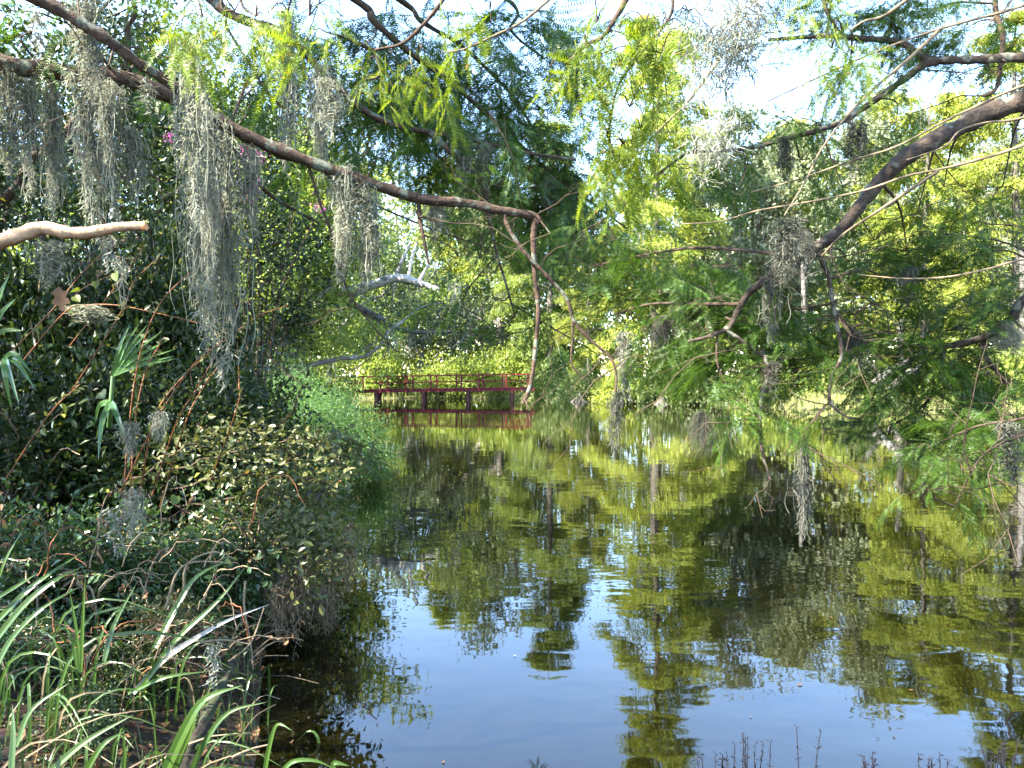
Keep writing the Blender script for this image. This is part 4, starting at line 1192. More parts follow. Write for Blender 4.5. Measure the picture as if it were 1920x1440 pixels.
def shade_crown(T, ctr, rad, n, seed, keep=0.56, leaf=0.13, clumps=70, pred=None):
    if len(T.root.children) == 0:
        return
    rng = np.random.default_rng(seed)
    c = A(ctr) + nrm(rng.normal(size=(clumps, 3))) * (rng.uniform(0, 1, (clumps, 1)) ** 0.4) * A(rad)
    pos = np.repeat(c, n // clumps, axis=0) + rng.normal(size=(n // clumps * clumps, 3)) * 0.32
    ok_ = (pos[:, 2] > EYE + 0.35 + keep * np.maximum(pos[:, 1], 0)) | (np.abs(pos[:, 0]) > 0.78 * np.maximum(pos[:, 1], 0) + 0.6)
    if pred is not None:
        ok_ &= pred(pos)
    b = MB()
    leaves(b, NARROW, pos[ok_] - T.off, leaf, rng, 0.5, flat=0.3)
    o = b.build('crown', M['spray'], T.root, False)  # out-of-view foliage, added to cast shade
    o['kind'] = 'stuff'


shade_crown(TA, (-6.9, 2.6, 5.6), (2.4, 3.2, 2.4), 8000, 1, leaf=0.22, clumps=26, pred=sun_gap_mask)
shade_crown(TA, (-5.0, 4.6, 7.4), (2.6, 2.4, 1.6), 6500, 4, leaf=0.22, clumps=24, pred=sun_gap_mask)
shade_crown(TA, (-2.6, 5.6, 7.8), (2.0, 1.6, 1.2), 4500, 5, leaf=0.2, clumps=26)
shade_crown(TC, (-0.8, 2.6, 6.6), (1.9, 1.5, 1.3), 3600, 6, leaf=0.2, clumps=16)
shade_crown(TB, (6.0, 3.6, 7.2), (4.0, 3.8, 2.8), 12000, 2, leaf=0.18)
TA.twiglets(60, 0.25, 0.9)
TB.twiglets(70, 0.25, 0.9)
for T in (TA, TB, TC):
    T.finish()

# ------------------------------------------------------------------ Spanish moss
def gen_moss(seed, length, rad, n, taper=0.6, curl=0.04, wid=0.0052, fil=0.1, cone=False, strands=5):
    """hanging festoon: several wavy cords dressed with curly filaments; top at the origin"""
    rng = np.random.default_rng(seed)
    mb = MB()
    per = n // strands
    for s_ in range(strands):
        Ls = length * (1.0 if s_ == 0 else rng.uniform(0.45, 0.95))
        o = rng.normal(size=2) * rad * 0.55
        u = np.linspace(0, 1, 10)
        sp = (0.3 + 0.9 * u) if cone else (1.0 - 0.25 * u)
        cx = o[0] * sp + 0.02 * np.sin(u * rng.uniform(5, 11) + rng.uniform(0, 6)) * (0.3 + length)
        cy_ = o[1] * sp + 0.02 * np.cos(u * rng.uniform(5, 11) + rng.uniform(0, 6)) * (0.3 + length)
        C = np.stack([cx, cy_, -Ls * u], -1)
        f = rng.uniform(0, 1, per)
        p = np.stack([np.interp(f, u, C[:, k]) for k in range(3)], -1)
        prof = np.sin(np.clip(f * 0.9 + 0.12, 0, 1) * math.pi) ** 0.5 * (1 - taper * f) if not cone else 0.35 + 0.8 * f
        p[:, :2] += rng.normal(size=(per, 2)) * (rad * 0.42 * prof)[:, None]
        d = rand_dirs(per, rng) * A([1, 1, 0.6]) + A([0, 0, -0.75])
        d = nrm(d)
        d2 = nrm(d + rand_dirs(per, rng) * 0.9 + A([0, 0, -0.5]))
        d3 = nrm(d2 + rand_dirs(per, rng) * 1.1 + A([0, 0, -0.3]))
        ln = fil * rng.uniform(0.45, 1.25, per)[:, None]
        q = [p, p + d * ln * 0.34, p + (d + d2) * ln * 0.34, p + (d + d2 + d3) * ln * 0.34]
        sd = nrm(np.cross(d, rand_dirs(per, rng))) * wid * 0.5
        V = np.stack([q[0] - sd, q[0] + sd, q[1] - sd, q[1] + sd, q[2] - sd, q[2] + sd, q[3]], 1).reshape(-1, 3)
        b_ = (np.arange(per) * 7)[:, None]
        F = np.concatenate([b_ + A([0, 1, 3, 2]), b_ + A([2, 3, 5, 4])])
        mb.add(V, F)
        mb.t.append((b_ + A([4, 5, 6])) + (mb.n - len(V)))
        mb.tube(C, 0.0015, 3, cap=False)
        nl = max(2, per // 16)
        for k in range(nl):
            f0 = rng.uniform(0, 0.75)
            p = A([np.interp(f0, u, C[:, k2]) for k2 in range(3)]) + A([*(rng.normal(size=2) * rad * 0.5), 0])
            Lt = length * rng.uniform(0.15, 0.45)
            v = np.linspace(0, 1, 8)
            ph, fq, am = rng.uniform(0, 6.28, 2), rng.uniform(4, 12, 2), rng.uniform(0.008, 0.03)
            q = p + np.stack([am * np.sin(v * fq[0] + ph[0]) * v, am * np.cos(v * fq[1] + ph[1]) * v, -Lt * v], -1)
            sd = A([math.cos(ph[0]), math.sin(ph[0]), 0]) * wid * 0.5
            V = np.concatenate([q - sd, q + sd])
            i8 = np.arange(7)
            mb.add(V, np.stack([i8, i8 + 1, i8 + 9, i8 + 8], -1))
    return mb


MOSS = {
    'short': gen_moss(1, 0.35, 0.06, 330, fil=0.08).mesh('moss', M['moss'], False),
    'mid': gen_moss(2, 0.75, 0.07, 800, fil=0.085).mesh('moss', M['moss'], False),
    'long': gen_moss(3, 1.3, 0.045, 1300, fil=0.075, strands=5).mesh('moss', M['moss'], False),
    'long2': gen_moss(4, 1.3, 0.06, 1500, fil=0.085, strands=6, taper=0.45).mesh('moss', M['moss'], False),
    'veil': gen_moss(5, 0.6, 0.12, 2600, fil=0.11, cone=True, wid=0.0022, strands=10).mesh('moss', M['moss'], False),
    'curly': gen_moss(6, 0.55, 0.1, 420, fil=0.12, strands=8, wid=0.0036).mesh('moss', M['moss_pale'], False),
    'drymoss': gen_moss(8, 0.8, 0.1, 650, fil=0.085, strands=8, taper=0.1).mesh('moss', M['dry'], False),
    'wisp': gen_moss(7, 0.3, 0.03, 70, fil=0.08, strands=2).mesh('moss', M['moss_pale'], False),
}
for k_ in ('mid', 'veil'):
    MOSS[k_ + '_dark'] = MOSS[k_].copy()  # same moss meshes, with shade put into the colour
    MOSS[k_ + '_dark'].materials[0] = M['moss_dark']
MLEN = {'mid_dark': 0.75, 'veil_dark': 0.6, 'drymoss': 0.8, 'short': 0.35, 'mid': 0.75, 'long': 1.3, 'long2': 1.3, 'veil': 0.6, 'curly': 0.55, 'wisp': 0.3}
G_MOSS = 'Spanish moss hanging from the near boughs'
rng = np.random.default_rng(77)
for kind, px, py, d, lpx, wd, lb in [
    ('long2', 15, 130, 3.6, 170, 1.0, 'grey moss tuft at the left picture edge under the thick limb'),
    ('long', 58, 130, 3.7, 215, 0.8, 'thin grey moss strand second from the left edge under the limb'),
    ('long2', 100, 138, 3.8, 240, 0.8, 'shaded moss strand between the left edge and the paired bright strands'),
    ('long2', 165, -40, 3.4, 200, 1.0, 'thick shaded moss column crossing above the limb at upper left'),
    ('long', 172, 145, 3.6, 290, 1.1, 'bright moss strand ending just over the pale broken limb'),
    ('long', 208, 150, 3.6, 240, 1.0, 'bright moss strand right of the one over the broken limb'),
    ('mid', 250, 240, 3.7, 140, 1.0, 'short forked moss tail between the bright strands and the longest curtain'),
    ('long', 355, 60, 3.5, 330, 1.1, 'bright curling moss strand crossing in front of the limb at its bend'),
    ('long2', 375, 200, 3.8, 400, 1.0, 'long moss strand hanging from the limb beside the bright curling one'),
    ('long2', 418, 230, 4.0, 440, 1.0, 'longest grey moss curtain reaching down to the reddish canes'),
    ('long', 395, 330, 3.7, 200, 0.6, 'thin pale moss tail beside the longest curtain'),
    ('long2', 470, 260, 4.1, 170, 0.9, 'shaded moss hank right of the longest curtain'),
    ('long2', 540, 20, 4.6, 270, 1.0, 'grey moss column at upper left centre above the limb'),
    ('long2', 600, 120, 4.6, 190, 1.0, 'grey moss hank above the middle of the long limb'),
    ('long2', 645, 310, 4.25, 200, 1.2, 'broad grey moss curtain hanging from the middle of the limb'),
    ('long2', 690, 340, 4.3, 190, 1.3, 'widest grey moss curtain right of the middle of the limb'),
    ('mid', 620, 150, 4.0, 110, 1.2, 'bright wiry moss tuft over the middle of the limb'),
    ('mid', 815, 375, 4.45, 75, 1.0, 'small moss tuft under the limb near its right end'),
    ('mid', 905, 270, 5.5, 90, 1.3, 'grey moss tuft hanging above the right end of the limb'),
    ('mid', 870, 250, 5.4, 100, 1.1, 'grey moss tuft left of the tuft above the limb end'),
    ('mid', 1035, 330, 6.8, 70, 1.2, 'grey moss wisp under the dark diagonal bough'),
    ('curly', 1350, 20, 1.75, 210, 1.0, 'large pale tangled moss clump at top right of centre'),
    ('curly', 1390, -20, 1.8, 190, 1.0, 'pale moss tangle behind the large clump at the top'),
    ('curly', 1340, 220, 1.6, 120, 0.6, 'bright white curly moss tip below the large tangled clump'),
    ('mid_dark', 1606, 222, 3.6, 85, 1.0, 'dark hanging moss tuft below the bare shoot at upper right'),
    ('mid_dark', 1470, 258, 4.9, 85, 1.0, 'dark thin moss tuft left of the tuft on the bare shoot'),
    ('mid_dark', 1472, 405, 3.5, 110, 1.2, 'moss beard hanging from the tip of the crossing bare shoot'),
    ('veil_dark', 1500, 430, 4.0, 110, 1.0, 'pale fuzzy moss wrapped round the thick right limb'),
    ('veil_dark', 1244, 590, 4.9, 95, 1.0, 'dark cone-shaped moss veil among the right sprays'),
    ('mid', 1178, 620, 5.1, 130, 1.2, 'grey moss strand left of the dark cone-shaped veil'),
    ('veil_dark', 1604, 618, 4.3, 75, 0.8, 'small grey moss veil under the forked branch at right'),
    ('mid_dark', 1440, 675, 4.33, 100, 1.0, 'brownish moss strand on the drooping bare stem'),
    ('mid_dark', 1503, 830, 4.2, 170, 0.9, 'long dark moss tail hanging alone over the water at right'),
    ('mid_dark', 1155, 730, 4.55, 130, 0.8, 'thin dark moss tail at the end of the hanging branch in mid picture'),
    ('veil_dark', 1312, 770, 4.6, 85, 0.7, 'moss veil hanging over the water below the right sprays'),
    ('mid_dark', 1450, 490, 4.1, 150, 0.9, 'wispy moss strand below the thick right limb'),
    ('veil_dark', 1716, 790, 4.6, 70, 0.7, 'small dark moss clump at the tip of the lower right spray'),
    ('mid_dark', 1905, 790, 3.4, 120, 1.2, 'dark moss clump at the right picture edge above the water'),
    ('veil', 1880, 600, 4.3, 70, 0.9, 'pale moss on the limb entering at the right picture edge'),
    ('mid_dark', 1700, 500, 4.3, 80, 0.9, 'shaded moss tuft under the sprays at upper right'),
    ('wisp', 70, 20, 2.6, 90, 1.0, 'curly pale moss wisp at the top left corner'),
    ('wisp', 275, 150, 2.9, 60, 1.3, 'curly pale moss wisp hanging in front of the limb bend'),
    ('wisp', 205, 440, 2.6, 70, 1.0, 'thin pale moss curl dangling from the broken limb'),
    ('wisp', 225, 480, 3.4, 90, 1.0, 'pale moss thread over the arching cane'),
    ('mid', 90, 450, 3.2, 90, 1.1, 'loose moss tuft below the broken limb'),
    ('short', 165, 572, 3.9, 35, 2.0, 'tiny moss tuft caught on the top of the arching cane'),
    ('short', 245, 790, 3.8, 70, 1.0, 'small moss tuft caught on the tall reddish cane'),
    ('short', 300, 770, 3.9, 60, 0.8, 'small grey moss tuft on the inner reddish cane'),
    ('curly', 250, 915, 4.0, 100, 0.8, 'pale moss tangle draped over the shrub above the sedge'),
    ('wisp', 215, 950, 4.0, 90, 2.0, 'smaller moss tangle below the draped one above the sedge'),
    ('wisp', 405, 1195, 3.5, 90, 1.4, 'tattered moss clump on the bleached stalk'),
    ('drymoss', 585, 1000, 5.0, 190, 1.0, 'dry moss curtain trailing from the overhanging shrub to the water'),
    ('drymoss', 650, 980, 5.5, 150, 0.9, 'dry brownish moss fringe at the outer edge of the overhanging shrub'),
    ('drymoss', 615, 1090, 5.2, 130, 1.0, 'lowest ragged dry moss tail just above the water edge'),
    ('drymoss', 520, 1090, 4.7, 120, 0.8, 'ragged dry moss tail left of the dry curtain'),
    ('drymoss', 545, 1040, 4.8, 190, 1.1, 'dry moss fringe beside the dark hollow at the water edge'),
]:
    Lm = lpx * d / FPX * (1.12 if kind in ('long', 'long2') else 1.0)
    s_ = Lm / MLEN[kind]
    sw = wd * max(0.75, min(1.25, s_))
    o = link('moss_festoon', MOSS[kind])
    o.location = at(px, py, d)
    o.scale = (sw, sw, s_)
    o.rotation_euler = (0, 0, rng.uniform(0, 6.28))
    tag(o, lb, 'moss', G_MOSS)

# ------------------------------------------------------------------ left bank: canes, palmetto, sedge, stalks
CANE = empty('cane_shrub', at(240, 900, 4.0))
tag(CANE, 'shrub sending up long arching reddish canes in the thicket', 'shrub')
off = A(CANE.location)
rng = np.random.default_rng(101)
for pts in ([(232, 925, 4.0), (240, 820, 4.0), (255, 700, 3.95), (280, 610, 3.9), (315, 550, 3.9), (380, 492, 3.9)],
            [(245, 930, 4.0), (252, 800, 4.0), (272, 700, 4.0), (305, 635, 4.0)],
            [(225, 925, 4.0), (262, 850, 3.95), (300, 775, 3.9), (340, 715, 3.9), (375, 670, 3.9), (425, 635, 3.9)],
            [(262, 930, 4.7), (285, 800, 4.0), (310, 745, 4.0), (355, 695, 4.0), (395, 660, 4.0)],
            [(285, 930, 4.8), (330, 795, 4.1), (365, 735, 4.1), (405, 665, 4.1)],
            [(300, 950, 4.9), (345, 800, 4.1), (385, 720, 4.1), (425, 670, 4.1)],
            [(395, 900, 5.2), (443, 770, 4.3), (448, 720, 4.3), (445, 640, 4.3)],
            [(40, 680, 4.8), (120, 587, 3.9), (160, 573, 3.9), (215, 572, 3.9), (275, 583, 3.9), (340, 598, 3.9), (405, 614, 3.9)],
            [(-40, 720, 4.6), (90, 590, 4.0), (160, 505, 4.1), (250, 425, 4.2)],
            [(130, 650, 4.6), (230, 520, 4.0), (270, 460, 4.1)],
            [(130, 740, 4.8), (225, 590, 4.1), (250, 530, 4.2), (300, 480, 4.2)],
            [(445, 620, 4.4), (490, 590, 4.5), (540, 572, 4.6)],
            [(505, 670, 5.0), (540, 700, 5.0), (580, 730, 5.0)],
            [(10, 900, 4.9), (90, 780, 4.0), (150, 720, 4.0)],
            [(520, 800, 5.0), (545, 775, 5.0), (560, 740, 5.0)]):
    n = max(10, len(pts) * 5)
    q = smooth([at(*p_) for p_ in pts], n)
    b = MB()
    b.tube(q - off, np.linspace(1.6, 0.7, n) * 4.0 / FPX, 6, rough=0.08)
    c_ = b.build('cane', M['cane'], CANE)
    b = MB()
    k = rng.integers(0, n, 44)
    pos = q[k] + rng.normal(size=(44, 3)) * 0.006 - off
    leaves(b, LEAF6, pos, 0.034, rng, 0.0, base=A([0.3, 0, 0.3]), flat=0.1)
    o = b.build('foliage', M['shrub_olive'], c_, False)
    o['kind'] = 'stuff'


def strap(mb, pts, w0, seg=8, fold=0.25):
    """folded strap leaf along pts (world), width in metres"""
    q = smooth(pts, seg + 1)
    T = nrm(np.gradient(q, axis=0))
    view = A([0.15, -1.0, 0.45])
    sd = nrm(np.cross(T, view))
    up = np.cross(sd, T)
    t = np.linspace(0, 1, seg + 1)
    wd = w0 * 0.5 * np.clip(1.0 - t ** 2.2, 0.02, 1) * (0.75 + 0.25 * np.clip(t * 5, 0, 1))
    V = np.concatenate([q - sd * wd[:, None] + up * (wd * fold)[:, None], q, q + sd * wd[:, None] + up * (wd * fold)[:, None]])
    n = seg + 1
    i = np.arange(seg)[:, None]
    mb.add(V, np.concatenate([i + A([0, 1, n + 1, n]) * 1 if False else np.stack([i[:, 0], i[:, 0] + 1, i[:, 0] + n + 1, i[:, 0] + n], -1), np.stack([i[:, 0] + n, i[:, 0] + n + 1, i[:, 0] + 2 * n + 1, i[:, 0] + 2 * n], -1)]))


# fan palms
def palmetto(label, hub, leaves_):
    root = empty('palmetto', at(*hub))
    tag(root, label, 'palm')
    off = A(root.location)
    for stem, tips, wpx, bend in leaves_:
        b = MB()
        q = smooth([at(*p_) for p_ in stem], 8)
        b.tube(q - off, np.linspace(5, 3.5, 8) * stem[0][2] / FPX, 6)
        lf = b.build('leaf', M['palm'], root)
        h = at(*stem[-1])
        for tp in tips:
            e = at(*tp)
            mid = (h + e) / 2 + A([0, -0.02, bend])
            b = MB()
            strap(b, A([h, mid, e]) - off, wpx * tp[2] / FPX, 7, 0.5)
            b.build('segment', M['palm'], lf, False)


palmetto('fan palm with stiff upright leaf in the middle of the thicket', (205, 800, 4.1), [
    ([(205, 800, 4.1), (208, 760, 4.1), (212, 705, 4.1)], [(246, 603, 4.15), (262, 605, 4.1), (278, 607, 4.1), (288, 612, 4.05), (305, 620, 4.05), (318, 636, 4.0), (327, 655, 4.0), (325, 668, 4.0), (300, 680, 3.95), (330, 673, 3.95)], 9, 0.01),
    ([(205, 800, 4.1), (206, 780, 4.05), (208, 755, 4.0)], [(184, 864, 3.85), (238, 832, 3.9), (176, 800, 4.15)], 13, 0.05)])
palmetto('fan palm with drooping blades cut by the left picture edge', (-40, 800, 3.2), [
    ([(-40, 800, 3.2), (-30, 720, 3.2), (-15, 640, 3.2)], [(18, 515, 3.2), (-5, 500, 3.2), (30, 560, 3.2), (45, 620, 3.15), (-60, 520, 3.2)], 14, 0.02),
    ([(-40, 800, 3.2), (-20, 730, 3.2), (10, 672, 3.1)], [(36, 760, 3.0), (60, 700, 3.1), (22, 770, 3.1), (70, 735, 3.1)], 12, 0.05)])

# sedge: named big blades, then clumps
G_SEDGE = 'sedge clumps on the near left bank'


def sedge(label, base, hand, n_rand, spread, length, seed, dead=0.1, lean=(0.4, 0.1)):
    rng = np.random.default_rng(seed)
    bx, by = base
    root = empty('sedge_clump', (bx, by, gz(bx, by)))
    tag(root, label, 'sedge', G_SEDGE)
    off = A(root.location)
    for pts, wpx, dm in hand:
        b = MB()
        strap(b, A([at(*p_) for p_ in pts]) - off, wpx * pts[0][2] / FPX, 12)
        b.build('blade', M['strap_dead'] if dm else M['strap'], root, False)
    for k in range(int(n_rand * 0.55)):
        p0 = A([bx, by, 0]) + A([*(rng.normal(size=2) * spread), 0])
        p0[2] = gz(p0[0], p0[1]) - 0.03
        a = rng.uniform(0, 6.28)
        o = A([math.cos(a) + lean[0], math.sin(a) * 0.8 - lean[1], 0])
        Lb = length * rng.uniform(0.5, 1.15)
        bend = rng.uniform(0.25, 1.0)
        q = [p0, p0 + A([0, 0, Lb * 0.5]) + o * Lb * 0.12 * bend, p0 + A([0, 0, Lb * (0.85 - 0.35 * bend)]) + o * Lb * 0.45 * bend, p0 + A([0, 0, Lb * (0.98 - 0.75 * bend)]) + o * Lb * 0.85 * bend]
        b = MB()
        strap(b, A(q) - off, rng.uniform(0.006, 0.016), 8)
        b.build('blade', M['strap_dead'] if rng.uniform() < dead else M['strap'], root, False)


sedge('sedge with broad pale blades arching to the water at bottom centre left', (-1.35, 2.75), [
    ([(300, 1470, 2.7), (345, 1370, 2.7), (385, 1310, 2.72), (455, 1285, 2.75)], 20, 0),
    ([(318, 1470, 2.72), (350, 1390, 2.72), (372, 1330, 2.74)], 13, 0),
    ([(350, 1470, 2.75), (385, 1390, 2.75), (430, 1335, 2.78), (502, 1316, 2.8)], 12, 0),
    ([(230, 1470, 2.7), (233, 1410, 2.7), (230, 1370, 2.7)], 8, 0),
    ([(150, 1470, 2.6), (190, 1400, 2.62), (235, 1370, 2.66)], 12, 0)], 16, 0.16, 0.45, 1)
sedge('small sedge tuft with bent blades at the bottom edge by the brown shallows', (-0.98, 2.62), [
    ([(492, 1475, 2.6), (505, 1400, 2.6), (520, 1358, 2.6), (548, 1370, 2.58)], 9, 0),
    ([(515, 1470, 2.55), (545, 1430, 2.55), (590, 1426, 2.56), (628, 1442, 2.57)], 9, 0),
    ([(630, 1470, 2.6), (625, 1432, 2.6), (655, 1436, 2.6)], 12, 0)], 4, 0.06, 0.25, 2)
sedge('sedge with long slanting blades right of the bank middle', (-1.75, 3.2), [
    ([(265, 1290, 3.3), (330, 1200, 3.35), (410, 1125, 3.45), (470, 1050, 3.6)], 11, 0),
    ([(195, 1240, 3.2), (215, 1170, 3.25), (258, 1090, 3.3)], 10, 0),
    ([(290, 1215, 3.3), (330, 1140, 3.4), (370, 1080, 3.5), (440, 1046, 3.6)], 12, 0),
    ([(210, 1190, 3.2), (270, 1185, 3.2), (330, 1192, 3.25), (375, 1200, 3.3)], 6, 0),
    ([(240, 1300, 3.1), (310, 1270, 3.1), (395, 1258, 3.15)], 8, 0)], 34, 0.3, 0.65, 3)
sedge('tall sedge at the left edge with blades sweeping to the upper right', (-2.3, 2.9), [
    ([(-30, 1230, 2.8), (40, 1140, 2.85), (100, 1090, 2.9), (158, 1060, 3.0)], 13, 0),
    ([(-20, 1180, 2.9), (60, 1100, 2.95), (155, 1035, 3.1)], 12, 0),
    ([(-10, 1110, 2.9), (10, 1050, 2.9), (48, 985, 2.95)], 6, 0),
    ([(-20, 1130, 2.9), (30, 1100, 2.9), (70, 1075, 2.9)], 8, 0),
    ([(-20, 1280, 2.7), (20, 1200, 2.75), (80, 1140, 2.8), (150, 1100, 2.9)], 11, 0)], 40, 0.3, 0.75, 4)
sedge('upright bright green sedge tuft amid brown litter', (-1.95, 2.85), [
    ([(150, 1260, 2.85), (143, 1180, 2.85), (130, 1105, 2.85)], 7, 0), ([(152, 1260, 2.85), (156, 1150, 2.85), (160, 1080, 2.85)], 7, 0), ([(145, 1255, 2.85), (135, 1200, 2.85), (120, 1170, 2.85)], 6, 0)], 24, 0.22, 0.5, 5)
sedge('shaggy sedge in the bottom left corner', (-1.95, 2.35), [
    ([(20, 1470, 2.3), (25, 1380, 2.35), (23, 1320, 2.4)], 12, 0), ([(90, 1450, 2.4), (160, 1390, 2.45), (250, 1340, 2.5)], 13, 0), ([(30, 1400, 2.4), (60, 1330, 2.45), (130, 1280, 2.5)], 10, 0)], 34, 0.25, 0.5, 6)
sedge('matted half-dead sedge at the foot of the glossy shrub', (-2.05, 3.7), [], 46, 0.35, 0.6, 7, dead=0.45)
sedge('thin dry sedge along the dark hollow', (-1.62, 3.75), [], 26, 0.16, 0.42, 8, dead=0.6)

stalk = empty('bleached_stalk', at(330, 1216, 3.4))
tag(stalk, 'bleached white broken stalk lying slantwise across the bank over the dark hollow', 'dead stalk')
off = A(stalk.location)
b = MB()
strap(b, A([at(250, 1300, 3.3), at(310, 1235, 3.38), at(370, 1195, 3.45), at(430, 1162, 3.5), at(506, 1133, 3.6)]) - off, 11 * 3.4 / FPX, 14, 0.6)
b.build('stem', M['bark_white'], stalk, False)
b = MB()
b.tube(smooth([at(370, 1205, 3.45), at(420, 1200, 3.5), at(470, 1208, 3.55)], 8) - off, np.linspace(3, 1.5, 8) * 3.4 / FPX, 6)
b.build('side_stem', M['wand'], stalk)

# mossy half sunk log by the water
lg = empty('fallen_log', at(400, 1380, 3.05))
tag(lg, 'mossy rotten log slanting down into the water behind the pale blades', 'log')
off = A(lg.location)
b = MB()
b.tube(smooth([at(440, 1240, 3.6), at(405, 1310, 3.3), at(365, 1390, 3.0), at(335, 1470, 2.8)], 30) - off, np.linspace(8, 12, 30) * 3.1 / FPX, 14, rough=0.22)
b.build('stem', M['log'], lg)

# dead twigs tangled at the hollow
G_TW = 'dry twigs over the dark hollow'
for k, (lb, pts) in enumerate([
    ('arched dry twig over the dark hollow under the glossy shrub', [(345, 1120, 3.8), (350, 1060, 3.8), (400, 1035, 3.85), (445, 1050, 3.9)]),
    ('straight pinkish dry twig over the dark hollow', [(310, 1140, 3.7), (345, 1060, 3.75), (445, 1055, 3.9)]),
    ('thin dry twig slanting down at the water edge beside the stalk tip', [(430, 1240, 3.7), (470, 1205, 3.7), (495, 1140, 3.8)]),
    ('curved dry twig hanging at the right of the dark hollow', [(460, 1090, 3.9), (458, 1140, 3.9), (470, 1210, 3.85), (475, 1255, 3.8)]),
    ('dry stick lying in the brown shallows at the bottom', [(435, 1420, 3.05), (470, 1405, 3.1), (510, 1395, 3.15)]),
]):
    b = MB()
    q = smooth([at(*p_) for p_ in pts], 14)
    b.tube(q, np.linspace(2.4, 1.2, 14) * 3.8 / FPX, 6)
    tag(b.build('dry_twig', M['wand']), lb, 'twig', G_TW)

# elaeagnus branches reaching over the water
EL = empty('elaeagnus_branch', at(300, 940, 5.2))
tag(EL, 'long olive-leaved boughs stretching right from the thicket over the water', 'shrub')
off = A(EL.location)
rng = np.random.default_rng(111)
for pts in ([(205, 935, 6.0), (330, 850, 5.0), (420, 815, 5.2), (500, 800, 5.4)], [(280, 900, 6.2), (420, 850, 5.4), (520, 845, 5.4), (610, 860, 5.6), (690, 858, 5.8)], [(310, 920, 6.2), (450, 890, 5.2), (560, 900, 5.3), (640, 905, 5.4)],
            [(330, 950, 6.2), (480, 930, 5.1), (570, 935, 5.2), (640, 965, 5.2)], [(390, 970, 6.2), (520, 970, 5.0), (590, 1000, 5.0), (630, 1040, 5.0)], [(440, 850, 6.3), (560, 820, 5.5), (620, 835, 5.7), (670, 842, 5.8)], [(400, 1010, 6.0), (500, 1010, 4.8), (560, 1050, 4.8), (590, 1100, 4.8)]):
    n = 24
    q = smooth([at(*p_) for p_ in pts], n)
    b = MB()
    q[2:-1] += rng.normal(size=(n - 3, 3)) * 0.012
    b.tube(q - off, np.linspace(2.2, 0.8, n) * 5 / FPX, 6)
    br = b.build('branch', M['twig'], EL)
    b = MB()
    k = rng.integers(4, n, 330)
    pos = q[k] + rng.normal(size=(330, 3)) * A([0.08, 0.09, 0.07]) - off
    leaves(b, LEAF6, pos, 0.062, rng, 0.1, base=A([0.6, -0.1, 0.1]), flat=0.35)
    o = b.build('foliage', M['shrub_olive'], br, False)
    o['kind'] = 'stuff'

BR = empty('bramble', at(260, 1150, 3.8))
tag(BR, 'tangle of dry arching bramble stems between the sedge and the shrubs', 'bramble')
off = A(BR.location)
rng = np.random.default_rng(161)
for k in range(64):
    px, py, d_ = rng.uniform(-20, 470), rng.uniform(980, 1300), rng.uniform(3.2, 4.2)
    if py > 1250 and px > 380:
        continue
    w_, h_ = rng.uniform(50, 170) * rng.choice([-0.6, 1, 1]), rng.uniform(20, 110)
    q = smooth([at(px, py, d_), at(px + w_ * 0.25, py - h_ * 0.8, d_ + rng.normal() * 0.06), at(px + w_ * 0.65, py - h_, d_ + rng.normal() * 0.1), at(px + w_, py - h_ * rng.uniform(0.4, 1.0), d_ + rng.normal() * 0.15)], 12)
    q[1:-1] += rng.normal(size=(10, 3)) * 0.006
    b = MB()
    b.tube(q - off, np.linspace(1.5, 0.6, 12) * d_ / FPX * rng.uniform(0.6, 1.3), 5)
    st = b.build('stem', M['cane'] if k % 4 == 0 else (M['wand'] if k % 4 < 3 else M['twig']), BR)
    if k % 2:
        b = MB()
        leaves(b, LEAF6, q[rng.integers(2, 12, 16)] + rng.normal(size=(16, 3)) * 0.012 - off, 0.035, rng, 0.2, flat=0.2)
        b.build('foliage', M['shrub_gloss'] if k % 3 else M['dead_leaf'], st, False)['kind'] = 'stuff'

